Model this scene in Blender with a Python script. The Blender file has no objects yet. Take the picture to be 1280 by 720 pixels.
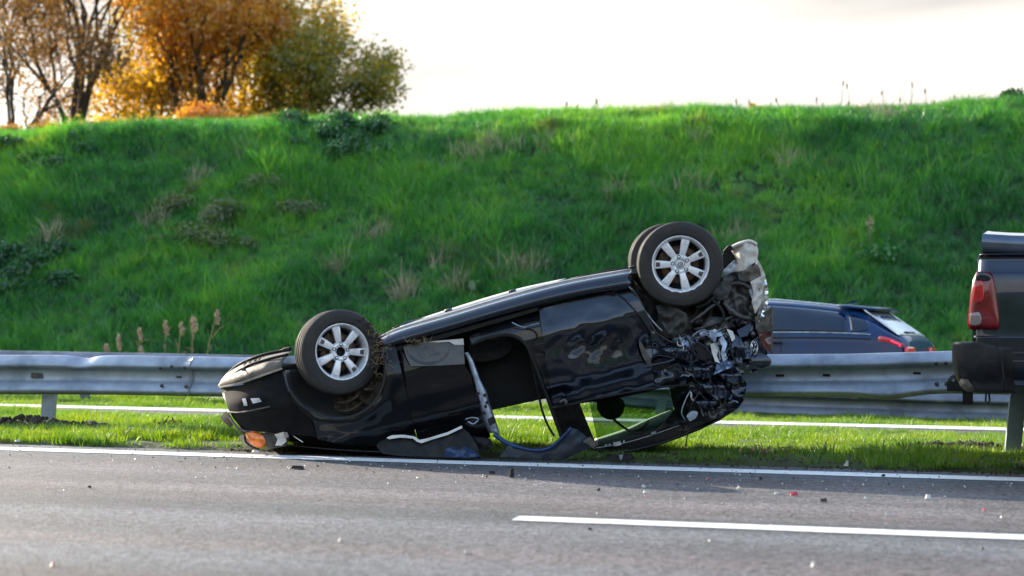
import bpy, bmesh, math, random
import numpy as np
from mathutils import Vector, Matrix, noise, geometry
from math import sin, cos, pi, radians
random.seed(7)
RNG = np.random.default_rng(7)
scene = bpy.context.scene
COL = scene.collection

# ---------------------------------------------------------------- camera
F, H, YH, ROLL = 1900.0, 0.80, 440.0, 0.0145
cam_d = bpy.data.cameras.new('camera')
cam = bpy.data.objects.new('camera', cam_d); COL.objects.link(cam)
cam_d.sensor_width = 36.0
cam_d.lens = F / 1280 * 36.0
cam_d.clip_start = 0.05
cam_d.clip_end = 6000
PITCH = math.atan((YH - 360) / F)
cam.location = (0, 0, H)
CR = (Matrix.Rotation(pi / 2 + PITCH, 3, 'X') @ Matrix.Rotation(ROLL, 3, 'Z'))
cam.rotation_euler = CR.to_euler()
cam_d.dof.use_dof = True
cam_d.dof.focus_distance = 11.6
cam_d.dof.aperture_fstop = 1.9
scene.camera = cam

# ---------------------------------------------------------------- light
SUN_AZ, SUN_EL = radians(-46), radians(17)       # azimuth measured from +Y, negative = left
sdir = Vector((sin(SUN_AZ) * cos(SUN_EL), cos(SUN_AZ) * cos(SUN_EL), sin(SUN_EL)))
w = bpy.data.worlds.new('World'); scene.world = w; w.use_nodes = True
nt = w.node_tree; nt.nodes.clear()
N = nt.nodes.new; L = nt.links.new
out = N('ShaderNodeOutputWorld'); bg = N('ShaderNodeBackground'); bg.inputs[1].default_value = 0.15
sky = N('ShaderNodeTexSky'); sky.sky_type = 'NISHITA'; sky.sun_disc = False
sky.sun_elevation = SUN_EL; sky.sun_rotation = SUN_AZ
sky.air_density = 1.2; sky.dust_density = 1.5; sky.ozone_density = 1.6
tc = N('ShaderNodeTexCoord'); mp = N('ShaderNodeMapping'); mp.inputs['Scale'].default_value = (1.1, 1.1, 5.5)
mp.inputs['Location'].default_value = (3.1, .4, .3)
nz = N('ShaderNodeTexNoise'); nz.inputs['Scale'].default_value = 1.7; nz.inputs['Detail'].default_value = 6
sep = N('ShaderNodeSeparateXYZ')
mr = N('ShaderNodeMapRange'); mr.inputs[1].default_value = 0.30; mr.inputs[2].default_value = 0.62; mr.inputs[3].default_value = 0.86; mr.inputs[4].default_value = 1.0
mr2 = N('ShaderNodeMapRange'); mr2.inputs[1].default_value = 0.24; mr2.inputs[2].default_value = 0.45; mr2.inputs[3].default_value = 1.0; mr2.inputs[4].default_value = .12
mu = N('ShaderNodeMath'); mu.operation = 'MULTIPLY'
mx = N('ShaderNodeMix'); mx.data_type = 'RGBA'
mx.inputs[7].default_value = (3.5, 3.3, 3.12, 1)
nz2 = N('ShaderNodeTexNoise'); nz2.inputs['Scale'].default_value = 1.3; nz2.inputs['Detail'].default_value = 5
cm = N('ShaderNodeMix'); cm.data_type = 'RGBA'; cm.inputs[6].default_value = (.92, .87, .85, 1); cm.inputs[7].default_value = (2.5, 2.35, 2.12, 1)
mr4 = N('ShaderNodeMapRange'); mr4.inputs[1].default_value = .34; mr4.inputs[2].default_value = .56
mp2 = N('ShaderNodeMapping'); mp2.inputs['Scale'].default_value = (1, 1, 4.5); mp2.inputs['Location'].default_value = (.6, 2.6, .1)
L(tc.outputs['Generated'], mp2.inputs[0]); L(mp2.outputs[0], nz2.inputs['Vector']); L(nz2.outputs[0], mr4.inputs[0]); L(mr4.outputs[0], cm.inputs[0]); L(cm.outputs[2], mx.inputs[7])
L(tc.outputs['Generated'], mp.inputs[0]); L(mp.outputs[0], nz.inputs['Vector']); L(nz.outputs[0], mr.inputs[0])
L(tc.outputs['Generated'], sep.inputs[0]); L(sep.outputs[2], mr2.inputs[0]); L(mr.outputs[0], mu.inputs[0]); L(mr2.outputs[0], mu.inputs[1])
L(mu.outputs[0], mx.inputs[0]); L(sky.outputs[0], mx.inputs[6]); L(mx.outputs[2], bg.inputs[0]); L(bg.outputs[0], out.inputs[0])
sd = bpy.data.lights.new('sun', 'SUN'); sd.energy = 3.1; sd.angle = radians(0.6); sd.color = (1.0, 0.88, 0.72)
so = bpy.data.objects.new('sun', sd); COL.objects.link(so)
so.rotation_euler = sdir.to_track_quat('Z', 'Y').to_euler()
scene.view_settings.view_transform = 'Standard'; scene.view_settings.look = 'None'
scene.view_settings.exposure = 2.05; scene.view_settings.gamma = 1.0
try:
    scene.cycles.max_bounces = 8; scene.cycles.transparent_max_bounces = 8
    scene.cycles.use_denoising = True; scene.cycles.caustics_reflective = False; scene.cycles.caustics_refractive = False
    scene.cycles.sample_clamp_indirect = 6
except Exception: pass

# ---------------------------------------------------------------- geometry helpers
CP = Vector((0, 0, H))
def ray(px, py):
    return CR @ Vector(((px - 640) / F, -(py - 360) / F, -1.0))
def at(px, py, D):
    d = ray(px, py); return CP + d * (D / d.y)
def on_plane(px, py, z=0.0):
    d = ray(px, py); return CP + d * ((z - CP.z) / d.z)
TH = math.atan(0.213); CT, ST = cos(TH), sin(TH)
def rd(s, t, z=0.0):            # road frame -> world
    return Vector((s * CT + t * ST, -s * ST + t * CT, z))
def st(p):
    return (p.x * CT - p.y * ST, p.x * ST + p.y * CT)
def s_at(px, t):                # s of the point seen at column px on the line t
    k = (px - 640) / F; D = t / (CT + k * ST); return st(Vector((k * D, D, 0)))[0]
ROADROT = -TH

def tag(o, label=None, cat=None, group=None, kind=None):
    if label: o['label'] = label
    if cat: o['category'] = cat
    if group: o['group'] = group
    if kind: o['kind'] = kind
    return o
def empty(name, loc=(0, 0, 0), rz=0, parent=None):
    o = bpy.data.objects.new(name, None); COL.objects.link(o); o.empty_display_size = .1
    o.location = loc; o.rotation_euler = (0, 0, rz)
    if parent: o.parent = parent
    return o
def wmat(o):
    m = o.matrix_basis.copy()
    return wmat(o.parent) @ m if o.parent else m
def mesh(name, vs, fs, m, parent=None, smooth=True, world=True):
    """vs in world coordinates if world else in the parent's frame"""
    me = bpy.data.meshes.new(name)
    if world:
        if parent is not None:
            inv = wmat(parent).inverted(); vs = [inv @ Vector(v) for v in vs]; org = None
        else:
            org = None
    me.from_pydata([tuple(v) for v in vs], [], fs)
    if smooth: me.polygons.foreach_set('use_smooth', [True] * len(me.polygons))
    ms = m if isinstance(m, (list, tuple)) else [m]
    for x in ms: me.materials.append(x)
    me.update()
    o = bpy.data.objects.new(name, me); COL.objects.link(o)
    if parent is not None: o.parent = parent
    return o
def npmesh(name, V, Fq, m, parent=None, smooth=False, cols=None):
    me = bpy.data.meshes.new(name)
    V = np.asarray(V, dtype=np.float32); Fq = np.asarray(Fq, dtype=np.int32)
    k = Fq.shape[1]
    me.vertices.add(len(V)); me.vertices.foreach_set('co', V.ravel())
    me.loops.add(Fq.size); me.loops.foreach_set('vertex_index', Fq.ravel())
    me.polygons.add(len(Fq)); me.polygons.foreach_set('loop_start', np.arange(0, Fq.size, k, dtype=np.int32))
    me.polygons.foreach_set('loop_total', np.full(len(Fq), k, dtype=np.int32))
    if smooth: me.polygons.foreach_set('use_smooth', np.ones(len(Fq), dtype=bool))
    me.materials.append(m); me.update(calc_edges=True)
    o = bpy.data.objects.new(name, me); COL.objects.link(o)
    if parent is not None: o.parent = parent
    return o

class MB:
    def __init__(s): s.v = []; s.f = []
    def add(s, vs, fs):
        b = len(s.v); s.v += [Vector(v) for v in vs]; s.f += [tuple(i + b for i in f) for f in fs]
    def box(s, c, size, rot=None):
        c = Vector(c); sx, sy, sz = [x / 2 for x in size]
        vs = [Vector((x, y, z)) for z in (-sz, sz) for y in (-sy, sy) for x in (-sx, sx)]
        if rot: vs = [rot @ v for v in vs]
        s.add([c + v for v in vs], [(0, 2, 3, 1), (4, 5, 7, 6), (0, 1, 5, 4), (2, 6, 7, 3), (0, 4, 6, 2), (1, 3, 7, 5)])
    def tube(s, pts, r, n=8, caps=True):
        pts = [Vector(p) for p in pts]; m = len(pts)
        rs = r if isinstance(r, (list, tuple)) else [r] * m
        up = Vector((0.13, 0.21, 1)); rings = []; b = len(s.v)
        for i, p in enumerate(pts):
            t = (pts[min(i + 1, m - 1)] - pts[max(i - 1, 0)])
            t = t.normalized() if t.length > 1e-9 else Vector((0, 0, 1))
            a = t.cross(up)
            if a.length < .05: a = t.cross(Vector((1, .3, 0)))
            a.normalize(); bb = t.cross(a)
            for k in range(n):
                an = 2 * pi * k / n; s.v.append(p + (a * cos(an) + bb * sin(an)) * rs[i])
        for i in range(m - 1):
            for k in range(n):
                k2 = (k + 1) % n; s.f.append((b + i * n + k, b + i * n + k2, b + (i + 1) * n + k2, b + (i + 1) * n + k))
        if caps:
            s.f.append(tuple(b + k for k in range(n))[::-1]); s.f.append(tuple(b + (m - 1) * n + k for k in range(n)))
    def lathe(s, prof, c, ax, n=48, closed=False, xd=None, fn=None):
        """prof: (r, z) pairs round the axis ax through c"""
        ax = Vector(ax).normalized(); c = Vector(c)
        x = (xd or Vector((0, 0, 1)).cross(ax)).normalized(); y = ax.cross(x); b = len(s.v); m = len(prof)
        for k in range(n):
            an = 2 * pi * k / n; d = x * cos(an) + y * sin(an)
            for j, (r, z) in enumerate(prof):
                dr, dz = fn(an, j) if fn else (0, 0)
                s.v.append(c + d * (r + dr) + ax * (z + dz))
        for k in range(n):
            k2 = (k + 1) % n
            for j in range(m if closed else m - 1):
                j2 = (j + 1) % m
                s.f.append((b + k * m + j, b + k * m + j2, b + k2 * m + j2, b + k2 * m + j))
    def build(s, name, m, parent=None, smooth=True, bevel=0):
        o = mesh(name, s.v, s.f, m, parent, smooth)
        if bevel:
            md = o.modifiers.new('bevel', 'BEVEL'); md.width = bevel; md.segments = 2; md.limit_method = 'ANGLE'
            md.harden_normals = True
        return o

def crom(pts, n=6):
    """smooth curve through points (tuples of any length)"""
    P = [np.array(p, float) for p in pts]; P = [2 * P[0] - P[1]] + P + [2 * P[-1] - P[-2]]; o = []
    for i in range(1, len(P) - 2):
        for k in range(n):
            t = k / n
            o.append(.5 * ((2 * P[i]) + (-P[i - 1] + P[i + 1]) * t + (2 * P[i - 1] - 5 * P[i] + 4 * P[i + 1] - P[i + 2]) * t * t + (-P[i - 1] + 3 * P[i] - 3 * P[i + 1] + P[i + 2]) * t ** 3))
    o.append(P[-2]); return [tuple(x) for x in o]

def n3(x, y, z=0.0): return noise.noise(Vector((x, y, z)))

# ---------------------------------------------------------------- materials
def mat(name, color, rough=.6, metal=0., coat=0., spec=.5, var=None, vscale=3., bump=None, bscale=30., trans=0., alpha=1., emit=None, c2=None, rvar=0., obj=True):
    """principled with a noise-mixed second colour, roughness variation and bump"""
    m = bpy.data.materials.new(name); m.use_nodes = True; t = m.node_tree; b = t.nodes['Principled BSDF']
    b.inputs['Base Color'].default_value = (*color, 1); b.inputs['Roughness'].default_value = rough
    b.inputs['Metallic'].default_value = metal; b.inputs['Coat Weight'].default_value = coat; b.inputs['Coat Roughness'].default_value = .03
    if coat >= 1 and spec == 0: b.inputs['Coat IOR'].default_value = 1.45; b.inputs['Specular IOR Level'].default_value = .3; b.inputs['Specular Tint'].default_value = (.6, .75, 1, 1)
    b.inputs['Specular IOR Level'].default_value = spec
    b.inputs['Transmission Weight'].default_value = trans; b.inputs['Alpha'].default_value = alpha
    if emit: b.inputs['Emission Color'].default_value = (*emit[0], 1); b.inputs['Emission Strength'].default_value = emit[1]
    co = t.nodes.new('ShaderNodeTexCoord').outputs['Object']
    if c2 is not None:
        nz = t.nodes.new('ShaderNodeTexNoise'); nz.inputs['Scale'].default_value = vscale; nz.inputs['Detail'].default_value = 6; nz.inputs['Roughness'].default_value = .65
        t.links.new(co, nz.inputs['Vector'])
        mr = t.nodes.new('ShaderNodeMapRange'); lo, hi = var or (.4, .65); mr.inputs[1].default_value = lo; mr.inputs[2].default_value = hi
        t.links.new(nz.outputs[0], mr.inputs[0])
        mx = t.nodes.new('ShaderNodeMix'); mx.data_type = 'RGBA'; mx.inputs[6].default_value = (*color, 1); mx.inputs[7].default_value = (*c2, 1)
        t.links.new(mr.outputs[0], mx.inputs[0]); t.links.new(mx.outputs[2], b.inputs['Base Color'])
        if rvar:
            mr3 = t.nodes.new('ShaderNodeMapRange'); mr3.inputs[3].default_value = rough; mr3.inputs[4].default_value = min(1, rough + rvar)
            t.links.new(mr.outputs[0], mr3.inputs[0]); t.links.new(mr3.outputs[0], b.inputs['Roughness'])
    if bump:
        nb = t.nodes.new('ShaderNodeTexNoise'); nb.inputs['Scale'].default_value = bscale; nb.inputs['Detail'].default_value = 5
        t.links.new(co, nb.inputs['Vector']); bp = t.nodes.new('ShaderNodeBump'); bp.inputs['Strength'].default_value = bump; bp.inputs['Distance'].default_value = .02
        t.links.new(nb.outputs[0], bp.inputs['Height']); t.links.new(bp.outputs[0], b.inputs['Normal'])
    return m
M = {}
M['paint'] = mat('black_paint', (.0025, .003, .0045), .4, .0, .6, spec=.12, c2=(.008, .008, .009), vscale=3, var=(.62, .95), rvar=.3)
M['paint_flat'] = M['paint']  # darker copy for low panels facing down, their shade put into the colour
M['paint'] = mat('black_metallic_paint', (.021, .029, .046), .20, .9, .95, spec=.3, c2=(.016, .022, .032), vscale=3, rvar=.15)  # bluer copy of the same black paint, sky sheen put into the colour
M['panel_blue'] = mat('folded_painted_sheet', (.30, .38, .52), .2, .9, .9, c2=(.10, .13, .19), vscale=14, rvar=.1)  # sky highlights on black sheet, put into a light blue base colour
M['paint_scuffed'] = mat('scuffed_black_paint', (.006, .007, .010), .35, .0, .8, spec=.15, c2=(.045, .043, .04), vscale=12, var=(.5, .8), rvar=.4)
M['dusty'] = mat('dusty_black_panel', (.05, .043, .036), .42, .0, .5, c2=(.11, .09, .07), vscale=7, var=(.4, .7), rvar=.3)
M['plastic'] = mat('black_plastic', (.012, .012, .013), .55, spec=.2, c2=(.03, .028, .025), vscale=11, rvar=.2, bump=.15, bscale=60)
M['liner'] = mat('arch_liner', (.035, .037, .04), .6, c2=(.06, .055, .045), vscale=6, bump=.25, bscale=25)
M['mud'] = mat('dried_mud', (.030, .022, .015), .95, c2=(.08, .058, .038), vscale=22, bump=.8, bscale=40)
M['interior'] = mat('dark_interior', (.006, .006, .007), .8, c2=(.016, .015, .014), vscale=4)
M['fabric'] = mat('dark_seat_fabric', (.02, .021, .023), .9, c2=(.035, .035, .037), vscale=30)
M['headliner'] = mat('grey_headliner', (.38, .40, .38), .9, c2=(.46, .48, .45), vscale=6)
M['steel'] = mat('bare_torn_metal', (.42, .48, .58), .34, .5, .0, c2=(.16, .18, .21), vscale=9, rvar=.2, bump=.1, bscale=30)
M['steel_dark'] = mat('dark_metal', (.06, .06, .065), .45, .7, c2=(.14, .13, .12), vscale=14, rvar=.2, bump=.3, bscale=30)
M['rust'] = mat('rusty_disc', (.16, .085, .045), .6, .5, c2=(.07, .05, .04), vscale=15, bump=.3)
M['alloy'] = mat('silver_alloy', (.80, .81, .84), .33, .35, .4, c2=(.45, .42, .39), vscale=12, var=(.5, .8), rvar=.25)
M['rubber'] = mat('tyre_rubber', (.022, .021, .02), .72, c2=(.055, .046, .036), vscale=7, rvar=.15, bump=.12, bscale=60, var=(.45, .75))
M['cream'] = mat('pale_plastic', (.62, .58, .52), .55, c2=(.38, .34, .30), vscale=9, var=(.5, .75), rvar=.2, bump=.15, bscale=12)
M['chrome'] = mat('chrome', (.75, .76, .78), .12, 1.0, c2=(.5, .5, .5), vscale=14)
M['matte'] = mat('matte_black_plastic', (.012, .012, .013), .7, spec=.06, c2=(.02, .019, .018), vscale=9)
M['lip'] = mat('dusty_lip', (.34, .29, .22), .6, c2=(.14, .12, .09), vscale=9, rvar=.2)  # pale tone stands for sun along the apron's front edge
M['brownbumper'] = mat('dusty_underside', (.13, .11, .085), .6, c2=(.05, .045, .04), vscale=8, rvar=.2, bump=.2, bscale=20)
M['red_lens'] = mat('red_lens', (.30, .006, .018), .12, coat=1, c2=(.10, .004, .01), vscale=9)
M['red_dark'] = mat('dark_red_lens', (.09, .008, .014), .12, coat=1, c2=(.04, .004, .008), vscale=5)
M['clear_lens'] = mat('clear_lens', (.6, .6, .6), .1, coat=1, c2=(.3, .3, .32), vscale=16)
M['orange'] = mat('orange_lens', (.85, .22, .01), .2, coat=1, c2=(.55, .09, .0), vscale=26)
M['galv'] = mat('galvanised_steel', (.36, .41, .48), .36, .35, c2=(.20, .235, .29), vscale=2.6, rvar=.25, bump=.06, bscale=9)
M['galv_dark'] = mat('weathered_guardrail', (.20, .22, .26), .45, .5, c2=(.11, .12, .15), vscale=2.2, rvar=.2)
M['soil'] = mat('bare_soil', (.028, .019, .013), .95, c2=(.06, .042, .03), vscale=18, bump=.9, bscale=30)
M['white_paint'] = mat('road_paint', (.72, .72, .71), .6, c2=(.30, .29, .28), vscale=16, var=(.54, .74), bump=.25, bscale=90)
M['kerb'] = mat('pale_concrete', (.80, .79, .76), .7, c2=(.62, .61, .58), vscale=4)
M['suv'] = mat('blue_car_paint', (.006, .038, .13), .35, .0, .5, spec=.2, c2=(.008, .026, .08), vscale=2)
M['pickup'] = mat('dark_pickup_paint', (.022, .032, .052), .26, .9, .95, spec=.3, c2=(.012, .014, .022), vscale=2)
def glassm(name, tint, alpha, rough=.03):
    m = bpy.data.materials.new(name); m.use_nodes = True; t = m.node_tree; t.nodes.clear()
    o = t.nodes.new('ShaderNodeOutputMaterial'); tr = t.nodes.new('ShaderNodeBsdfTransparent'); tr.inputs[0].default_value = (*tint, 1)
    g = t.nodes.new('ShaderNodeBsdfGlossy'); g.inputs['Roughness'].default_value = rough
    fr = t.nodes.new('ShaderNodeFresnel'); fr.inputs[0].default_value = 1.5
    ad = t.nodes.new('ShaderNodeMath'); ad.operation = 'ADD'; ad.inputs[1].default_value = alpha; ad.use_clamp = True
    mx = t.nodes.new('ShaderNodeMixShader'); t.links.new(fr.outputs[0], ad.inputs[0]); t.links.new(ad.outputs[0], mx.inputs[0])
    t.links.new(tr.outputs[0], mx.inputs[1]); t.links.new(g.outputs[0], mx.inputs[2]); t.links.new(mx.outputs[0], o.inputs[0]); return m
M['glass'] = glassm('green_tinted_glass', (.50, .62, .53), .0)
M['suv_glass'] = mat('tinted_car_glass', (.004, .016, .04), .06, .0, 0., spec=.5, c2=(.008, .022, .05), vscale=1.5)
M['suv_rear_glass'] = mat('rear_glass', (.85, .86, .88), .38, .9, 0., spec=1., c2=(.6, .6, .62), vscale=1.5)  # pale metallic tone stands for sky glare on the dark glass

def roadmat(name, near=True):
    m = bpy.data.materials.new(name); m.use_nodes = True; t = m.node_tree; b = t.nodes['Principled BSDF']; Nn = t.nodes.new; Lk = t.links.new
    co = Nn('ShaderNodeTexCoord').outputs['Object']            # object frame = road frame (x along, y across)
    def nzn(sc, det=5, map_=None, ro=.6):
        n = Nn('ShaderNodeTexNoise'); n.inputs['Scale'].default_value = sc; n.inputs['Detail'].default_value = det; n.inputs['Roughness'].default_value = ro
        if map_:
            mp = Nn('ShaderNodeMapping'); mp.inputs['Scale'].default_value = map_; Lk(co, mp.inputs[0]); Lk(mp.outputs[0], n.inputs['Vector'])
        else: Lk(co, n.inputs['Vector'])
        return n.outputs[0]
    def rng(v, a, b_, c, d):
        r = Nn('ShaderNodeMapRange'); r.inputs[1].default_value = a; r.inputs[2].default_value = b_; r.inputs[3].default_value = c; r.inputs[4].default_value = d; Lk(v, r.inputs[0]); return r.outputs[0]
    def mulc(c, v):
        x = Nn('ShaderNodeMix'); x.data_type = 'RGBA'; x.blend_type = 'MULTIPLY'; x.inputs[0].default_value = 1; Lk(c, x.inputs[6]); Lk(v, x.inputs[7]); return x.outputs[2]
    # stone chips
    vo = Nn('ShaderNodeTexVoronoi'); vo.inputs['Scale'].default_value = 62; Lk(co, vo.inputs['Vector'])
    hs = Nn('ShaderNodeSeparateColor'); Lk(vo.outputs['Color'], hs.inputs[0])
    mx = Nn('ShaderNodeMix'); mx.data_type = 'RGBA'; mx.inputs[6].default_value = (.028, .028, .030, 1); mx.inputs[7].default_value = (.156, .150, .152, 1)
    Lk(rng(hs.outputs[0], 0, 1, 0, 1), mx.inputs[0])
    c = mx.outputs[2]
    bands = nzn(1.0, 3, (.02, 1.15, 1)); c = mulc(c, rng(bands, .36, .64, .62, 1.28))     # wheel paths run along the lane
    c = mulc(c, rng(nzn(.9, 6), .3, .7, .82, 1.18)); c = mulc(c, rng(nzn(14, 4), .3, .7, .8, 1.2))
    warm = Nn('ShaderNodeMix'); warm.data_type = 'RGBA'; warm.inputs[7].default_value = (1.10, .985, .965, 1); warm.inputs[6].default_value = (.93, 1.0, 1.05, 1)
    Lk(rng(nzn(.8, 2, (.05, 1, 1)), .4, .6, 0, 1), warm.inputs[0]); c = mulc(c, warm.outputs[2])
    Lk(c, b.inputs['Base Color']); b.inputs['Roughness'].default_value = .82; b.inputs['Specular IOR Level'].default_value = .35
    bp = Nn('ShaderNodeBump'); bp.inputs['Strength'].default_value = .6; bp.inputs['Distance'].default_value = .006
    Lk(vo.outputs['Distance'], bp.inputs['Height']); Lk(bp.outputs[0], b.inputs['Normal'])
    return m
M['asphalt'] = roadmat('porous_asphalt')

def grassmat(name, cols, sc=.35, trans=.45, dry=(.22, .17, .09), dryamt=(.6, .75), dryscale=.9, tipc=1.35, patch=None):
    m = bpy.data.materials.new(name); m.use_nodes = True; t = m.node_tree; t.nodes.clear(); Nn = t.nodes.new; Lk = t.links.new
    geo = Nn('ShaderNodeNewGeometry').outputs['Position']; oi = Nn('ShaderNodeObjectInfo').outputs['Random']
    def nzn(s, d=4):
        n = Nn('ShaderNodeTexNoise'); n.inputs['Scale'].default_value = s; n.inputs['Detail'].default_value = d; Lk(geo, n.inputs['Vector']); return n.outputs[0]
    def rng(v, a, b_, c, d):
        r = Nn('ShaderNodeMapRange'); r.inputs[1].default_value = a; r.inputs[2].default_value = b_; r.inputs[3].default_value = c; r.inputs[4].default_value = d; Lk(v, r.inputs[0]); return r.outputs[0]
    cr = Nn('ShaderNodeValToRGB'); e = cr.color_ramp.elements; n = len(cols)
    while len(e) < n: e.new(.5)
    for i, c in enumerate(cols): e[i].position = i / (n - 1); e[i].color = (*c, 1)
    a = Nn('ShaderNodeMath'); a.operation = 'ADD'; Lk(rng(nzn(sc), .32, .68, .0, .8), a.inputs[0])
    Lk(rng(oi, 0, 1, -.2, .45), a.inputs[1]); Lk(a.outputs[0], cr.inputs[0])
    mx = Nn('ShaderNodeMix'); mx.data_type = 'RGBA'; Lk(cr.outputs[0], mx.inputs[6]); mx.inputs[7].default_value = (*dry, 1)
    Lk(rng(nzn(dryscale, 6), dryamt[0], dryamt[1], 0, .85), mx.inputs[0])
    c = mx.outputs[2]
    df = Nn('ShaderNodeBsdfDiffuse'); tl = Nn('ShaderNodeBsdfTranslucent'); gl = Nn('ShaderNodeBsdfGlossy'); gl.inputs['Roughness'].default_value = .45
    br = Nn('ShaderNodeMix'); br.data_type = 'RGBA'; br.blend_type = 'MULTIPLY'; br.inputs[0].default_value = 1; Lk(c, br.inputs[6]); br.inputs[7].default_value = (1.9, 1.55, .4, 1)
    Lk(c, df.inputs[0]); Lk(br.outputs[2], tl.inputs[0])
    m1 = Nn('ShaderNodeMixShader'); m1.inputs[0].default_value = trans; Lk(df.outputs[0], m1.inputs[1]); Lk(tl.outputs[0], m1.inputs[2])
    m2 = Nn('ShaderNodeMixShader'); m2.inputs[0].default_value = .07; Lk(m1.outputs[0], m2.inputs[1]); Lk(gl.outputs[0], m2.inputs[2])
    o = Nn('ShaderNodeOutputMaterial'); Lk(m2.outputs[0], o.inputs[0]); return m
M['bank_grass'] = grassmat('bank_grass', [(.010, .085, .034), (.030, .19, .058), (.072, .31, .062), (.17, .42, .055)], .22, .4, dryamt=(.62, .8), dryscale=.55)
M['verge_grass'] = grassmat('verge_grass', [(.05, .14, .010), (.085, .20, .010), (.12, .24, .012), (.17, .27, .018)], .9, .5, dryamt=(.64, .8), dryscale=1.7)
M['soilbank'] = mat('bank_soil', (.012, .055, .014), .95, c2=(.02, .03, .010), vscale=.6, bump=.6, bscale=6)
M['soilverge'] = mat('verge_soil', (.045, .075, .012), .95, c2=(.035, .04, .012), vscale=2, bump=.6, bscale=20)
def leafmat(name, cols, trans=.5):
    return grassmat(name, cols, 1.3, trans, dryamt=(.9, .99))
# ================================================================ the setting
T_EDGE, T_GRASS, T_KERB, T_RAIL, T_FAR, T_OPP = 10.64, 11.17, 16.45, 12.9, 19.05, 20.1
T_BANK, T_CREST, Z_CREST = 30.5, 42.3, 7.75
def roadframe(name, m, kind='structure'):
    pass
def sheet(name, s0, s1, t0, t1, z, m, ns=1, ntt=1, zf=None):
    vs = []; fs = []
    for i in range(ns + 1):
        for j in range(ntt + 1):
            s = s0 + (s1 - s0) * i / ns; t = t0 + (t1 - t0) * j / ntt
            vs.append((s, t, z + (zf(s, t) if zf else 0)))
    for i in range(ns):
        for j in range(ntt):
            a = i * (ntt + 1) + j; fs.append((a, a + ntt + 1, a + ntt + 2, a + 1))
    o = mesh(name, vs, fs, m, None, bool(zf)); o.rotation_euler = (0, 0, ROADROT); return tag(o, kind='structure')
sheet('ground', -1600, 1600, -1600, 2600, -.25, mat('far_field', (.03, .07, .015), .95, c2=(.05, .08, .02), vscale=.02))
sheet('road', -120, 120, -9, T_GRASS, 0, M['asphalt'])
def worn_line(name, s0, s1, t, wd, step=.12):
    """painted line with slightly uneven, chipped edges"""
    vs = []; fs = []; n = int((s1 - s0) / step)
    for i in range(n + 1):
        s = s0 + (s1 - s0) * i / n
        e1 = .010 * n3(s * 6, 1.7, t) ; e2 = .010 * n3(s * 6, 9.1, t)
        vs += [(s, t - wd / 2 + e1, .004), (s, t + wd / 2 + e2, .004)]
    for i in range(n): fs.append((2 * i, 2 * i + 2, 2 * i + 3, 2 * i + 1))
    o = mesh(name, vs, fs, M['white_paint'], None, False); o.rotation_euler = (0, 0, ROADROT); return tag(o, kind='structure')
worn_line('edge_line', -40, 40, T_EDGE, .33)
s_d = st(on_plane(643, 649.2))[0]; t_d = st(on_plane(900, 658.1))[1]
worn_line('lane_marking', s_d, s_d + 3.0, t_d, .20)
for k in (-1, -2, -3, 1, 2, 3): worn_line('lane_marking', s_d + 12 * k, s_d + 12 * k + 3, t_d, .20, .5)
worn_line('road_line', -60, 60, 3.6, .2, .6)

def vz(s, t):                        # verge height
    if t < T_GRASS + .02: return -.03
    r = min(1, (t - T_GRASS) / .5)
    z = .02 + .025 * r + .03 * n3(s * .6, t * .9, 3.3) * r + .012 * n3(s * 3, t * 3, 1.3) * r - .0012 * s * r
    if t > T_OPP - .4: z -= (t - (T_OPP - .4)) * .12
    return z
def vzk(s, t):
    return vz(s, t)
sheet('verge_ground', -22, 22, T_GRASS, T_OPP, 0, M['soilverge'], 150, 60, vz)
for nm, a, b in (('verge_far_left', -120, -22), ('verge_far_right', 22, 120)):
    sheet('verge_ground', a, b, T_GRASS, T_OPP, .01, M['soilverge'])
# narrow paved strip in the middle of the verge: dark gutter, then a white painted edge, both tilted to the road
sheet('gutter', -30, 30, T_KERB - .42, T_KERB, .012, M['asphalt'], 60, 2, lambda s, t: (t - T_KERB + .42) * .13)
sheet('gutter_line', -30, 30, T_KERB, T_KERB + .17, .068, M['kerb'], 60, 2, lambda s, t: (t - T_KERB) * .13)
sheet('gutter_back', -30, 30, T_KERB + .17, T_KERB + .4, .090, M['soilverge'], 60, 2, lambda s, t: -(t - T_KERB - .17) * .3)
sheet('opposite_road', -120, 120, T_OPP, T_BANK - 1.2, -.02, M['asphalt'])
worn_line('edge_line', -60, 60, T_OPP + .5, .2, .6).location.z = -.02

def bank_z(s, t):
    zc = Z_CREST + .010 * s + .25 * n3(s * .09, 2.2)
    tc_ = T_CREST + .35 * n3(s * .13, 5.5)
    u = (t - T_BANK) / (tc_ - T_BANK)
    if u <= 0: z = 0
    else:
        h0 = zc / 1.0; a, b = .84, 1.12; g = zc / ((a + b) / 2)     # slope, then an easing shoulder
        if u < a: z = g * u
        elif u < b: q = (u - a) / (b - a); z = g * a + g * (b - a) * (q - q * q / 2)
        else: z = zc + min(.5, (t - tc_) * .004)
        z -= .15 * sin(pi * min(1, u / .9)) if u < .9 else 0
    z += (.16 * n3(s * .45, t * .45, 7.1) + .09 * n3(s * 1.3, t * 1.3, 2.1)) * max(0, min(1, u * 4)) * (1 if u < .93 else .45)
    return z
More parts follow.
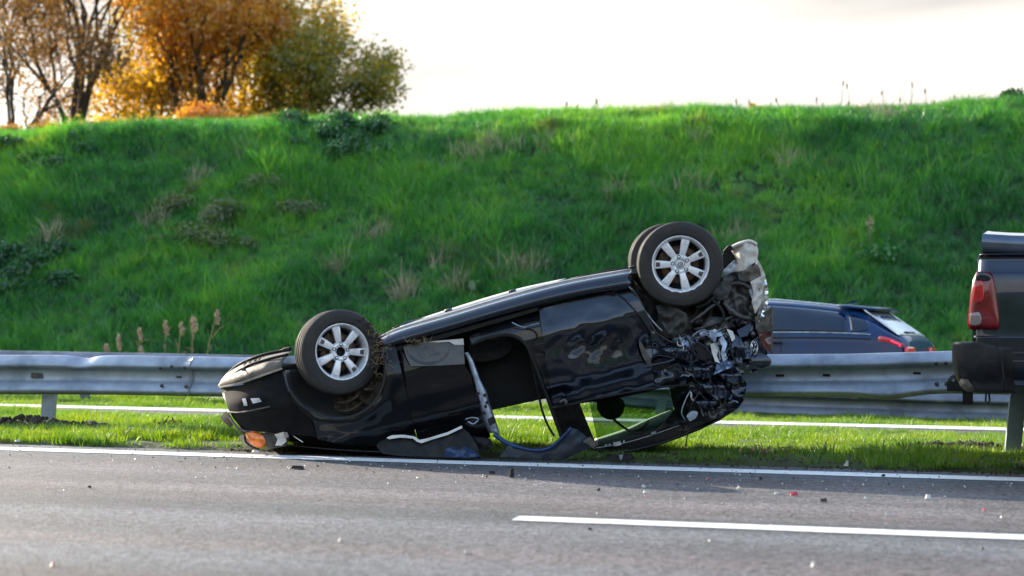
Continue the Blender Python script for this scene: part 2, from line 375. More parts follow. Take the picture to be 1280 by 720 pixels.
# embankment sheet
ss = np.linspace(-36, 14, 126); ts = np.concatenate([np.linspace(T_BANK - 1.2, 30.5, 4)[:-1], np.linspace(30.5, 46, 60), [50, 58, 70, 90, 130]])
vs = []; fs = []; nT = len(ts)
for s in ss:
    for t in ts: vs.append((s, t, bank_z(s, t) - .04))
for i in range(len(ss) - 1):
    for j in range(nT - 1): a = i * nT + j; fs.append((a, a + nT, a + nT + 1, a + 1))
bk = mesh('embankment', vs, fs, M['soilbank']); bk.rotation_euler = (0, 0, ROADROT); tag(bk, kind='structure')
for sg in (-1, 1):
    vs = []; fs = []; sl = [14 if sg > 0 else -36, sg * 60, sg * 120]; 
    if sg < 0: sl = sl[::-1]
    for s in sl:
        for t in ts: vs.append((s, t, bank_z(max(-36, min(14, s)), t) - .04))
    for i in range(2):
        for j in range(nT - 1): a = i * nT + j; fs.append((a, a + nT, a + nT + 1, a + 1))
    o = mesh('embankment', vs, fs, M['soilbank']); o.rotation_euler = (0, 0, ROADROT); tag(o, kind='structure')
def bank_at(px, py):
    """where the sight line of a pixel meets the bank"""
    d = ray(px, py); lo = 28.0
    for i in range(900):
        D = 28 + i * .04; p = CP + d * (D / d.y); s, t = st(p)
        if t > 28 and p.z <= bank_z(s, t): return Vector((p.x, p.y, bank_z(s, t)))
    return None

# the near side of the cutting, behind the photographer
sheet('hard_shoulder_verge', -120, 120, -13, -9, .01, M['soilverge'])
vs = []; fs = []; rs_ = [(-13, 0), (-16, 1.6), (-22, 5.6), (-25, 7.2), (-30, 7.6), (-80, 7.8)]
for s_ in np.linspace(-120, 120, 41):
    for t_, z_ in rs_: vs.append((s_, t_, z_ + (.5 * n3(s_ * .1, t_ * .1) if z_ else -.02)))
for i in range(40):
    for j in range(5): a = i * 6 + j; fs.append((a, a + 1, a + 7, a + 6))
o = mesh('embankment', vs, fs, M['soilbank']); o.rotation_euler = (0, 0, ROADROT); tag(o, kind='structure')

# ---------------------------------------------------------------- grass by instancing
srccol = bpy.data.collections.new('grass_sources')
def tuft(name, n, hmin, hmax, wd, rad, m, lean=.5, segs=3, seed=0):
    r = np.random.default_rng(seed); V = []; Fc = []
    for i in range(n):
        a = r.uniform(0, 2 * pi); rr = rad * math.sqrt(r.uniform()); bx, by = rr * cos(a), rr * sin(a)
        la = a + r.normal(0, .9); h = r.uniform(hmin, hmax); ln = r.uniform(.15, 1) * lean * h; ww = wd * r.uniform(.7, 1.3); fa = r.uniform(0, pi)
        dx, dy = cos(fa) * ww / 2, sin(fa) * ww / 2; b = len(V)
        for k in range(segs + 1):
            u = k / segs; w_ = (1 - u ** 1.6); cx = bx + cos(la) * ln * u * u; cy = by + sin(la) * ln * u * u; z = h * (u - .18 * lean * u * u)
            if k < segs: V += [(cx - dx * w_, cy - dy * w_, z), (cx + dx * w_, cy + dy * w_, z)]
            else: V += [(cx, cy, z)]
        for k in range(segs - 1): Fc.append((b + 2 * k, b + 2 * k + 1, b + 2 * k + 3, b + 2 * k + 2))
        Fc.append((b + 2 * segs - 2, b + 2 * segs - 1, b + 2 * segs))
    me = bpy.data.meshes.new(name); me.from_pydata(V, [], Fc); me.materials.append(m)
    me.polygons.foreach_set('use_smooth', [True] * len(me.polygons))
    return bpy.data.objects.new(name, me)
def scatter(name, pts, rots, scl, tufts, label, kind='stuff'):
    """one object of 'stuff': tufts instanced on points by geometry nodes"""
    col = bpy.data.collections.new(name + '_tufts')
    for t_ in tufts: col.objects.link(t_)
    n = len(pts); me = bpy.data.meshes.new(name); me.vertices.add(n); me.vertices.foreach_set('co', np.asarray(pts, np.float32).ravel())
    a = me.attributes.new('rot', 'FLOAT_VECTOR', 'POINT'); a.data.foreach_set('vector', np.asarray(rots, np.float32).ravel())
    a = me.attributes.new('scl', 'FLOAT', 'POINT'); a.data.foreach_set('value', np.asarray(scl, np.float32))
    a = me.attributes.new('idx', 'INT', 'POINT'); a.data.foreach_set('value', RNG.integers(0, len(tufts), n).astype(np.int32))
    o = bpy.data.objects.new(name, me); COL.objects.link(o)
    g = bpy.data.node_groups.new(name, 'GeometryNodeTree')
    g.interface.new_socket('Geometry', in_out='INPUT', socket_type='NodeSocketGeometry'); g.interface.new_socket('Geometry', in_out='OUTPUT', socket_type='NodeSocketGeometry')
    gi = g.nodes.new('NodeGroupInput'); go = g.nodes.new('NodeGroupOutput'); ip = g.nodes.new('GeometryNodeInstanceOnPoints'); ci = g.nodes.new('GeometryNodeCollectionInfo')
    ci.inputs[0].default_value = col; ci.inputs['Separate Children'].default_value = True; ci.inputs['Reset Children'].default_value = True
    ip.inputs['Pick Instance'].default_value = True
    def na(nm, ty):
        x = g.nodes.new('GeometryNodeInputNamedAttribute'); x.data_type = ty; x.inputs[0].default_value = nm; return x.outputs[0]
    g.links.new(gi.outputs[0], ip.inputs['Points']); g.links.new(ci.outputs[0], ip.inputs['Instance'])
    g.links.new(na('rot', 'FLOAT_VECTOR'), ip.inputs['Rotation']); g.links.new(na('scl', 'FLOAT'), ip.inputs['Scale']); g.links.new(na('idx', 'INT'), ip.inputs['Instance Index'])
    g.links.new(ip.outputs[0], go.inputs[0])
    md = o.modifiers.new('scatter', 'NODES'); md.node_group = g
    return tag(o, label, 'grass', kind=kind)

# bank grass: swept over the slope and the sunlit shoulder
bt = [tuft('bank_tuft', 30, .16, .42, .020, .20, M['bank_grass'], .9, 3, i) for i in range(4)] + [tuft('bank_tuft', 16, .35, .62, .016, .14, M['bank_grass'], 1.1, 4, 10 + i) for i in range(2)]
pts = []; rots = []; scl = []
n_b = 40000
S = np.concatenate([RNG.uniform(-28, 8, n_b), RNG.uniform(-42, -28, 9000), RNG.uniform(8, 24, 10000)]); U = RNG.uniform(0, 1, len(S)); Tt = 29.6 + U * 17.4
for s, t in zip(S, Tt):
    den = .5 + 1.2 * n3(s * .5, t * .5, 4.4)
    if RNG.uniform() > .75 + den * .4: continue
    p = rd(s, t, bank_z(max(-36, min(14, s)), t) - .03); pts.append(p)
    tall = 1 + .7 * n3(s * .35, t * .35, 9.9) + .3 * n3(s * 1.4, t * 1.4, 1.9)
    if t > T_CREST - 1: tall *= .62
    scl.append(max(.4, tall * RNG.uniform(.7, 1.25)))
    rots.append((RNG.normal(.12, .16), RNG.normal(.0, .16), RNG.uniform(0, 2 * pi)))
scatter('embankment_grass', pts, rots, scl, bt, 'long rough green grass covering the steep embankment')
# verge grass
HEAPS = []
for _a in ((38, 536, 1.0, .45, .13), (112, 537, 1.2, .34, .07), (1215, 566, 1.9, .40, .09)):
    HEAPS.append((*st(on_plane(_a[0], _a[1], .04)), *_a[2:]))
vt = [tuft('verge_tuft', 34, .025, .075, .0065, .09, M['verge_grass'], .7, 2, 30 + i) for i in range(4)] + [tuft('verge_tuft', 18, .07, .13, .006, .06, M['verge_grass'], .9, 3, 40)]
pts = []; rots = []; scl = []
n_v = 34000
S = np.concatenate([RNG.uniform(-11.6, 3.6, n_v), RNG.uniform(-20, -11.6, 8000), RNG.uniform(3.6, 11, 7000)]); Tt = T_GRASS - .02 + RNG.uniform(0, 1, len(S)) ** 1.15 * (T_OPP - T_GRASS + .15)
for s, t in zip(S, Tt):
    if T_KERB - .38 < t < T_KERB + .18 and RNG.uniform() > .04: continue
    if t < T_GRASS + .3 and n3(s * 2.5, 0, 2) * .22 + n3(s * 11, 0, 5) * .08 + (t - T_GRASS) < .05: continue
    if any(((s - h[0]) / (h[2] * .5)) ** 2 + ((t - h[1]) / (h[3] * .52)) ** 2 < 1 + .5 * n3(s * 4, t * 4) for h in HEAPS) and RNG.uniform() < .93: continue
    if t < 12.2 and -5 < s < 1.6 and n3(s * 2.2, t * 3.1, 8.8) > .12 and RNG.uniform() < .85: continue
    q = n3(s * 1.1, t * 1.1, 6)
    if q < -.34 and RNG.uniform() < .75: continue
    p = rd(s, t, vz(s, t) - .004); pts.append(p); under = 120 < p.x / p.y * F + 640 - 170 < 700 and t < 12.5; scl.append((.55 if under else .85) * (.55 if T_KERB - 1.1 < t < T_KERB else 1.5 if t > T_FAR + .2 else 1) * max(.45, (1 + .75 * n3(s * .8, t * .8, 8)) * RNG.uniform(.7, 1.3)))
    rots.append((RNG.normal(0, .12), RNG.normal(0, .12), RNG.uniform(0, 2 * pi)))
scatter('verge_grass', pts, rots, scl, vt, 'short sunlit yellow-green grass of the median strip')

# ---------------------------------------------------------------- plants and leaves
def leaf_cloud(centres, radii, n, size, m, name, parent, seed=0, flat=.0, aspect=.55, shell=.35, fold=True):
    """many folded leaf blades scattered through ellipsoid clumps"""
    r = np.random.default_rng(seed); C_ = np.array(centres, float); Rr = np.array(radii, float)
    if Rr.ndim == 1: Rr = np.stack([Rr] * 3, 1)
    wts = Rr.prod(1) ** .8; idx = r.choice(len(C_), n, p=wts / wts.sum())
    d = r.normal(size=(n, 3)); d /= np.linalg.norm(d, axis=1)[:, None]; rad = r.uniform(shell, 1, n) ** .6 * (1 + .18 * r.normal(size=n))
    P = C_[idx] + d * rad[:, None] * Rr[idx]
    a = r.normal(size=(n, 3)); a[:, 2] *= (1 - flat); a /= np.linalg.norm(a, axis=1)[:, None]
    b = np.cross(a, r.normal(size=(n, 3))); b /= np.linalg.norm(b, axis=1)[:, None]; nn = np.cross(a, b)
    sz = size * r.uniform(.6, 1.4, n)[:, None]; wd = sz * aspect * .5
    V = np.stack([P - a * sz * .5, P + b * wd + nn * sz * .1, P + a * sz * .5, P - b * wd + nn * sz * .1], 1).reshape(-1, 3)
    i = np.arange(n)[:, None] * 4; Fq = np.concatenate([i + [0, 1, 2], i + [0, 2, 3]], 0)
    return npmesh(name, V, Fq, m, parent)

def limb(mb, p0, p1, r0, r1, wob, seed, n=7, sides=7):
    r = random.Random(seed); pts = []
    p0 = Vector(p0); p1 = Vector(p1)
    for i in range(n + 1):
        u = i / n; o = Vector((r.uniform(-1, 1), r.uniform(-1, 1), r.uniform(-.4, .4))) * wob * sin(pi * u) if 0 < i < n else Vector((0, 0, 0))
        pts.append(p0.lerp(p1, u) + o)
    mb.tube(pts, [r0 + (r1 - r0) * (i / n) ** .8 for i in range(n + 1)], sides, False); return pts

def grow(mb, p, d, ln, r, lev, rnd, tips, up=.25, spread=.6, kids=3, mid=None):
    q = Vector(p) + Vector(d).normalized() * ln
    pts = limb(mb, p, q, r, r * .62, ln * .06, rnd.random(), 5, 6 if lev > 1 else 4)
    if mid is not None and lev <= 2: mid.append((pts[3], ln * .3))
    if lev == 0: tips.append((q, ln)); return
    for k in range(kids if lev > 1 else kids + 1):
        a = rnd.uniform(0, 2 * pi); sp = spread * rnd.uniform(.6, 1.3)
        dd = Vector(d).normalized(); side = dd.orthogonal().normalized(); side.rotate(Matrix.Rotation(a, 3, dd))
        nd = (dd * cos(sp) + side * sin(sp) + Vector((0, 0, up))).normalized()
        start = pts[rnd.choice([3, 4, 5])] if k else q
        grow(mb, start, nd, ln * rnd.uniform(.58, .8), r * rnd.uniform(.5, .64), lev - 1, rnd, tips, up, spread, kids, mid)

M['bark'] = mat('bark', (.045, .032, .022), .9, c2=(.08, .06, .04), vscale=5, bump=.6, bscale=14)
M['leaf_orange'] = leafmat('orange_leaves', [(.38, .17, .05), (.50, .25, .05), (.58, .35, .06), (.40, .34, .07)])
M['leaf_brown'] = leafmat('brown_leaves', [(.13, .075, .03), (.24, .14, .04), (.34, .20, .045)])
M['leaf_olive'] = leafmat('olive_leaves', [(.12, .15, .025), (.22, .22, .03), (.36, .28, .035), (.50, .30, .035)])
M['leaf_yellow'] = leafmat('yellow_leaves', [(.36, .27, .03), (.52, .36, .035), (.6, .34, .03)])
M['leaf_bramble'] = leafmat('bramble_leaves', [(.010, .07, .034), (.018, .10, .04), (.03, .13, .04)], .3)
M['leaf_fresh'] = leafmat('fresh_leaves', [(.02, .13, .02), (.035, .19, .03), (.05, .22, .03)], .4)
M['leaf_dull'] = leafmat('dull_weed_leaves', [(.05, .11, .04), (.08, .15, .055), (.13, .18, .08)], .3)
M['straw'] = mat('dry_straw', (.30, .22, .12), .9, c2=(.20, .14, .08), vscale=8)
M['plume'] = mat('reed_plume', (.62, .50, .36), .95, c2=(.42, .32, .21), vscale=20)

def ztop(x, y):
    s, t = st(Vector((x, y, 0))); return bank_z(s, t)
def tree(name, label, px, D, height, crown_r, leafm, nleaf, lsize, seed, trunk_r=.22, lev=4, spread=.55, up=.18, lean=(0, 0), fork=.28, kids=3, group=None, cr=1.0):
    x = (px - 640) / F * D; z = ztop(x, D) - .15
    root = empty(name, (x, D, z)); tag(root, label, 'tree', group)
    rnd = random.Random(seed); mb = MB(); tips = []; mid = []
    base = Vector((x, D, z)); top = base + Vector((lean[0], lean[1], height * fork))
    limb(mb, base - Vector((0, 0, .3)), top, trunk_r, trunk_r * .72, .10, seed, 8, 9)
    for k in range(4):
        a = 2 * pi * k / 4 + rnd.uniform(-.5, .5); dd = Vector((cos(a) * spread, sin(a) * spread, rnd.uniform(.85, 1.2)))
        grow(mb, top if k < 2 else base.lerp(top, rnd.uniform(.7, .95)), dd, height * rnd.uniform(.24, .32), trunk_r * .55, lev - 1, rnd, tips, up, spread, kids, mid)
    grow(mb, top, Vector((lean[0] * .2, 0, 1)), height * .3, trunk_r * .65, lev - 1, rnd, tips, up, spread, kids, mid)
    mb.build('trunk', M['bark'], root)
    cs = [t_[0] - base for t_ in tips] + [m_[0] - base for m_ in mid[::2]]; rr = [crown_r * rnd.uniform(.5, 1.25) for _ in cs]
    o = leaf_cloud(cs, [(q, q, q * .8) for q in rr], nleaf, lsize, leafm, 'crown', root, seed)
    return root
tree('autumn_tree', 'sparse bare-limbed tree with forked trunk and thin brown leaves near the left edge', 90, 80, 18, 1.2, M['leaf_brown'], 7500, .20, 3, .34, 5, .42, .28, fork=.26, kids=3)
tree('autumn_tree', 'dark leaning tree at the picture edge with dense brown twigs', 8, 77, 13, 1.25, M['leaf_brown'], 12000, .20, 5, .22, 4, .6, .12, fork=.2)
tree('oak_tree', 'broad orange oak glowing in the backlight in the middle of the tree row', 246, 81, 17.5, 1.4, M['leaf_orange'], 18500, .28, 8, .40, 4, .34, .12, fork=.13)
tree('oak_tree', 'lower yellow-orange oak crown between the bare tree and the big oak', 195, 85, 13.5, 1.4, M['leaf_yellow'], 14000, .25, 9, .28, 4, .7, .06, fork=.1)
tree('green_tree', 'tall olive green tree behind the right side of the orange oak', 300, 88, 18, 1.5, M['leaf_olive'], 23000, .26, 12, .36, 4, .36, .14, fork=.14)
tree('green_tree', 'rounded olive tree with yellow edges at the right end of the row', 376, 82, 12.5, 1.15, M['leaf_olive'], 17000, .25, 15, .28, 4, .36, .06, fork=.1)

def bush(name, label, px, D, wd, ht, m, n, ls, seed, cat='bush', clumps=9, flat=0., group=None, z=None, stems=True, aspect=.55, y=None):
    x = (px - 640) / F * D; zz = ztop(x, D) if z is None else z
    root = empty(name, (x, D, zz)); tag(root, label, cat, group); r = random.Random(seed); cs = []; rr = []
    for i in range(clumps):
        u = r.uniform(-1, 1); hh = ht * (1 - .6 * u * u) * r.uniform(.35, .8); q = min(wd, ht) * r.uniform(.22, .42)
        cs.append((u * wd * .42, r.uniform(-.3, .3) * wd * .5, hh)); rr.append((q, q, q * .8))
    leaf_cloud(cs, rr, n, ls, m, 'foliage', root, seed, flat, aspect, .1)
    if stems:
        mb = MB()
        for c in cs:
            mb.tube([Vector((x, D, zz)) + Vector((c[0] * .4, c[1] * .4, 0)), Vector((x, D, zz)) + Vector(c)], [.018, .008], 4, False)
        tag(mb.build('stems', M['bark'], root), kind='stuff')
    return root
bush('bush', 'low yellow-orange shrub filling the gap left of the big oak', 160, 58.5, 3.98, 2.64, M['leaf_yellow'], 6500, 0.17, 21)
bush('bush', 'dry brown shrub under the sparse bare tree', 75, 56.16, 4.68, 1.80, M['leaf_brown'], 6000, 0.16, 22)
bush('bush', 'straw-coloured dry shrub at the left picture edge', 8, 56.745, 2.57, 1.68, M['leaf_brown'], 2600, 0.16, 23)
bush('bush', 'orange undergrowth below the big oak', 255, 59.084999999999994, 5.38, 2.64, M['leaf_orange'], 8500, 0.17, 24)
bush('bush', 'olive undergrowth below the tall green tree', 350, 59.669999999999995, 4.91, 2.40, M['leaf_olive'], 7500, 0.17, 25)
bush('bush', 'brownish shrub at the right foot of the rounded olive tree', 478, 63.17999999999999, 2.22, 1.56, M['leaf_yellow'], 2600, 0.16, 26)
bush('bush', 'tiny lone shrub on the crest just right of the tree row', 535, 52, .75, .85, M['leaf_orange'], 420, .13, 27, clumps=4)
bush('bush', 'dark green bush on the crest in the top right corner', 1268, 43.5, 1.1, .85, M['leaf_bramble'], 1500, .11, 28, clumps=6)
bush('crest_weed', 'reddish brown weed clump on the crest above the blue car', 945, 44.0, 1.9, .42, M['leaf_brown'], 650, .08, 29, 'weed', 7)
bush('crest_weed', 'sparse pale weed clump on the crest above the wreck', 722, 45.2, 1.5, .38, M['leaf_brown'], 380, .08, 30, 'weed', 6)
bush('crest_weed', 'small low weed clump on the crest right of the pale one', 865, 45, .8, .25, M['leaf_brown'], 160, .07, 31, 'weed', 4)

# plants on the slope
def slope_plant(name, label, px, py, wd, ht, m, n, ls, seed, cat='plant', clumps=8, group=None, aspect=.6):
    p = bank_at(px, py)
    if p is None: return
    root = empty(name, p); tag(root, label, cat, group); r = random.Random(seed); cs = []; rr = []
    for i in range(clumps):
        u, v = r.uniform(-1, 1), r.uniform(-1, 1); ds = u * wd / 2; dt = v * min(wd, ht * 3.2) / 2
        s, t = st(p); q = rd(s + ds, t + dt, bank_z(s + ds, t + dt)); k = ht * r.uniform(.3, .65)
        cs.append(tuple(q - p + Vector((0, 0, k * .55)))); rr.append((k * 1.3, k * 1.3, k * .7))
    leaf_cloud(cs, rr, n, ls, m, 'foliage', root, seed, .2, aspect, .1)
    mb = MB()
    for c in cs: mb.tube([p + Vector(c) * .97 - Vector((0, 0, .35)), p + Vector(c)], [.012, .006], 4, False)
    tag(mb.build('stems', M['straw'], root), kind='stuff'); return root
slope_plant('bramble_patch', 'dark bramble patch hanging over the crest below the rounded olive tree', 405, 168, 3.6, .75, M['leaf_bramble'], 5200, .12, 41, 'bramble', 14)
slope_plant('bramble_patch', 'dark bramble patch high at the left edge of the bank', 45, 195, 3.6, .6, M['leaf_bramble'], 4200, .12, 42, 'bramble', 12)
slope_plant('bramble_patch', 'large dark bramble patch low at the left edge above the guardrail', 40, 345, 3.2, .6, M['leaf_bramble'], 5200, .11, 43, 'bramble', 14)
slope_plant('weed_patch', 'grey-green weed patch in the middle of the left half of the bank', 305, 280, 4.6, .8, M['leaf_dull'], 9000, .085, 44, 'weeds', 15)
slope_plant('weed_patch', 'grey-green weed patch below the crest bramble', 220, 290, 1.8, .4, M['leaf_dull'], 1500, .085, 45, 'weeds', 8)
slope_plant('broadleaf_plant', 'bright broad-leaved plant beside dry stalks above the wreck', 628, 362, 1.0, .5, M['leaf_fresh'], 170, .21, 46, 'plant', 6, aspect=.8)
slope_plant('broadleaf_plant', 'single bright green leafy plant low on the bank beside a dry seed head', 1102, 332, .4, .75, M['leaf_fresh'], 190, .12, 47, 'plant', 5, aspect=.7)
slope_plant('broadleaf_plant', 'bright broad-leaved plant high on the left part of the bank', 326, 222, .9, .4, M['leaf_fresh'], 90, .20, 48, 'plant', 4, aspect=.8)
slope_plant('broadleaf_plant', 'fresh green plant just right of the crest bramble', 480, 192, .7, .4, M['leaf_fresh'], 80, .18, 49, 'plant', 4, aspect=.8)

# reed stalks standing up behind the left guardrail
def reed(px, ptop, D, label, lean, plume, seed, name='reed', cat='reed', group=None, pbase=None, wd=.045):
    z0 = 0.0; zt = at(px, ptop, D).z; x = (px - 640) / F * D
    r = random.Random(seed); root = empty(name, (x, D, z0)); tag(root, label, cat, group)
    b = Vector((x - lean, D, z0)); t_ = Vector((x, D, zt)); m_ = b.lerp(t_, .5) + Vector((r.uniform(-.04, .04), 0, 0))
    pl = crom([tuple(b), tuple(m_), tuple(t_)], 5)
    mb = MB(); mb.tube(pl, [.007] * (len(pl) - 1) + [.003], 5); mb.build('stalk', M['straw'], root)
    c = t_ - Vector((0, 0, plume * .5)) - Vector((x, D, z0))
    leaf_cloud([tuple(c), tuple(c + Vector((.02, 0, -plume * .25))), tuple(c + Vector((-.01, 0, plume * .25)))], [(wd, wd, plume * .34)] * 3, 260, .055, M['plume'], 'plume', root, seed, 0, .3, 0)['kind'] = 'stuff'
    mb = MB()
    for k in range(3):
        q = b.lerp(t_, r.uniform(.3, .75)); a = r.uniform(-1, 1); e = q + Vector((a * .3, r.uniform(-.1, .1), r.uniform(.05, .3)))
        mb.tube([q, q.lerp(e, .5) + Vector((0, 0, .05)), e], [.008, .006, .002], 4, False)
    tag(mb.build('blades', M['straw'], root), kind='stuff'); return root
RD = 29.3
for i, (px, py, ln, pl, lb) in enumerate([(135, 430, .05, .22, 'short drooping reed, leftmost of the row behind the guardrail'), (150, 418, -.03, .30, 'reed with narrow grey plume second from the left'),
        (176, 410, .12, .22, 'thin reed leaning right with small brown plume'), (178, 434, 0, .15, 'stubby reed low behind the guardrail'), (208, 401, .0, .26, 'upright reed with one slim tan plume'),
        (228, 403, .10, .24, 'reed with brown plume left of the bushy one'), (243, 397, .0, .30, 'tallest reed with bushy pale plume and broken leaves'), (272, 388, .25, .26, 'leaning reed, rightmost of the row, with slim plume')]):
    reed(px, py, RD, lb, ln, pl, 60 + i, group='reeds behind the guardrail', wd=.065 if i == 6 else .038)
p = bank_at(1085, 312)
def stalk_on(p, ht, label, seed, pl=.2, wd=.05, group=None, name='dry_stalk', lean=.05):
    root = empty(name, p); tag(root, label, 'weed', group)
    t_ = p + Vector((lean, 0, ht)); mb = MB(); mb.tube([p, p.lerp(t_, .5) + Vector((.02, 0, 0)), t_], [.016, .012, .008], 4); mb.build('stalk', M['straw'], root)
    leaf_cloud([tuple(t_ - p - Vector((0, 0, pl * .4)))], [(wd, wd, pl * .6)], 120, .05, M['plume'], 'seed_head', root, seed, 0, .3, 0)['kind'] = 'stuff'
stalk_on(p, .75, 'single tan seed head standing on the bank above the blue car', 80, .4, .09)
# dry stalk silhouettes along the crest
cr = random.Random(5)
for i, px in enumerate([700, 712, 735, 748, 1018, 1030, 1048, 1062, 1066, 1088, 1104, 1121, 1136, 1158, 1172, 1190, 920, 934, 958, 975]):
    D = 44.5 + cr.uniform(-.6, .8); x = (px - 640) / F * D
    stalk_on(Vector((x, D, ztop(x, D))), cr.uniform(.5, 1.15) if px > 1000 else cr.uniform(.35, .6), 'thin dry grass stalk silhouetted on the crest against the sky', 90 + i, .16, .02, 'dry stalks along the crest', lean=cr.uniform(-.15, .2))
# tan grass patches on the bank and the brown scrub strip at its foot
tt = [tuft('dry_tuft', 15, .25, .6, .016, .16, mat('dry_grass_' + str(i), c, .9, c2=c2, vscale=5), .8, 3, 70 + i) for i, (c, c2) in enumerate([((.48, .40, .27), (.26, .30, .15)), ((.38, .31, .24), (.22, .25, .13))])]
pts = []; rots = []; scl = []
for (px, py, r_, n) in [(610, 192, .7, 16), (590, 200, .4, 8), (770, 250, .4, 8), (990, 205, .35, 8), (665, 345, .35, 14), (640, 350, .3, 8), (568, 365, .22, 9), (424, 340, .2, 9), (505, 375, .25, 8), (470, 300, .4, 6), (1110, 145, .5, 10), (700, 185, .5, 6), (545, 330, .4, 5), (870, 180, .5, 5), (195, 285, .3, 7), (255, 225, .5, 6), (915, 300, .4, 5), (60, 300, .4, 5), (310, 195, .4, 5), (850, 235, .4, 4)]:
    p = bank_at(px, py); s0, t0 = st(p)
    for k in range(n):
        s = s0 + RNG.normal(0, r_ * .6); t = t0 + RNG.normal(0, r_ * .5); pts.append(rd(s, t, bank_z(s, t) - .03)); scl.append(RNG.uniform(.9, 1.5)); rots.append((RNG.normal(.1, .2), RNG.normal(0, .2), RNG.uniform(0, 6.28)))
for k in range(900):
    s = RNG.uniform(-16, 12); t = RNG.uniform(29.2, 30.0); pts.append(rd(s, t, bank_z(s, t) - .03)); scl.append(RNG.uniform(.3, .8)); rots.append((0, 0, RNG.uniform(0, 6.28)))
for k in range(260):
    s = RNG.uniform(-18, -6); t = RNG.uniform(46, 48.5); pts.append(rd(s, t, bank_z(s, t) - .03)); scl.append(RNG.uniform(.7, 1.5)); rots.append((0, 0, RNG.uniform(0, 6.28)))
scatter('dry_grass', pts, rots, scl, tt, 'scattered tan dry grass tufts on the embankment')

# ---------------------------------------------------------------- guardrails
def wbeam(name, parent, m, t, svals, zfun, hfun=None, off=None, thick=.012, yflip=-1):
    """W-profile beam extruded along the road; zfun = height of its lower edge"""
    prof = [(0, .0), (.012, .055), (.024, .088), (.040, .095), (.060, .090), (.122, .024), (.140, .006), (.222, .022), (.234, .030), (.244, .075), (.256, .092), (.272, .095), (.290, .086), (.350, .012), (.36, -.002)]
    vs = []; fs = []; m_ = len(prof); pr = []
    for s in svals:
        z0 = zfun(s); hh = hfun(s) if hfun else 1
        for j, (z, d) in enumerate(prof):
            dz, dd = off(s, z / .36) if off else (0, 0)
            vs.append(rd(s, t + yflip * d + dd, z0 + z * hh + dz))
    b = len(vs)
    for s in svals:
        z0 = zfun(s); hh = hfun(s) if hfun else 1
        for j, (z, d) in enumerate(prof):
            dz, dd = off(s, z / .36) if off else (0, 0)
            vs.append(rd(s, t + yflip * d + dd + thick * .6, z0 + z * hh + dz))
    n = len(svals)
    for i in range(n - 1):
        for j in range(m_ - 1):
            a = i * m_ + j; fs.append((a, a + m_, a + m_ + 1, a + 1)); a += b; fs.append((a, a + 1, a + m_ + 1, a + m_))
        for j in (0, m_ - 1):
            a = i * m_ + j; fs.append((a, a + m_, a + m_ + b, a + b))
    for i in (0, n - 1):
        for j in range(m_ - 1): a = i * m_ + j; fs.append((a, a + 1, a + 1 + b, a + b))
    return mesh(name, vs, fs, m, parent)
def post(parent, s, t, z0, z1, m, lean=0, name='post'):
    mb = MB(); a = rd(s, t, z0); b_ = rd(s + lean, t, z1)
    u = Vector((CT, -ST, 0)); v = Vector((ST, CT, 0)); w_, d_, th = .12, .07, .008
    pr = [(-w_ / 2, -d_ / 2), (w_ / 2, -d_ / 2), (w_ / 2, d_ / 2), (w_ / 2 - th, d_ / 2), (w_ / 2 - th, -d_ / 2 + th), (-w_ / 2 + th, -d_ / 2 + th), (-w_ / 2 + th, d_ / 2), (-w_ / 2, d_ / 2)]
    vs = [a + u * x + v * y for x, y in pr] + [b_ + u * x + v * y for x, y in pr]; n = 8
    mb.add(vs, [(i, (i + 1) % n, n + (i + 1) % n, n + i) for i in range(n)] + [tuple(range(n))[::-1], tuple(range(n, 2 * n))])
    return mb.build(name, m, parent, False, .003)
def bolts(parent, lst, t, m):
    for (s, z, d) in lst:
        mb = MB(); c = rd(s, t - d, z); ax = Vector((-ST, -CT, 0)); mb.lathe([(0.001, .010), (.012, .009), (.017, .003), (.018, -.004)], c, ax, 10); mb.build('bolt', m, parent)
def pxz(px, py, t):
    k = (px - 640) / F; D = t / (CT + k * ST); return at(px, py, D).z
def lerp_tab(tab):
    def f(s):
        if s <= tab[0][0]: return tab[0][1]
        for (a, b), (c, d) in zip(tab, tab[1:]):
            if s <= c: return b + (d - b) * (s - a) / (c - a)
        return tab[-1][1]
    return f
# left near rail
sL0, sL1 = s_at(-60, T_RAIL), s_at(322, T_RAIL); sj = s_at(243, T_RAIL); sk = s_at(108, T_RAIL)
zl = lerp_tab([(s_at(0, T_RAIL), pxz(0, 493, T_RAIL)), (s_at(140, T_RAIL), pxz(140, 493.5, T_RAIL)), (s_at(280, T_RAIL), pxz(280, 496, T_RAIL))])
hl = lerp_tab([(s_at(0, T_RAIL), (pxz(0, 443.5, T_RAIL) - pxz(0, 493, T_RAIL)) / .36), (s_at(280, T_RAIL), (pxz(280, 446, T_RAIL) - pxz(280, 496, T_RAIL)) / .36)])
def kink(s, u):
    e = math.exp(-((s - sk) / .10) ** 2) * max(0, u - .45) * 1.6; e2 = math.exp(-((s - sk - .12) / .22) ** 2) * max(0, u - .6)
    return (-.030 * e - .012 * e2 + .002 * n3(s * 2.2, u * 3), .05 * e + .006 * n3(s * 3, u * 4, 5))
g1 = empty('guardrail', rd(s_at(70, T_RAIL), T_RAIL, 0), ROADROT); tag(g1, 'left length of grey steel guardrail with a kinked top edge, running behind the wreck\'s nose', 'guardrail')
sv = list(np.arange(sL0, sj + .02, .07)); wbeam('rail_beam', g1, M['galv'], T_RAIL, sv, zl, hl, kink)
sv = list(np.arange(sj - .05, sL1, .07)); wbeam('rail_beam', g1, M['galv'], T_RAIL + .014, sv, zl, hl, kink)
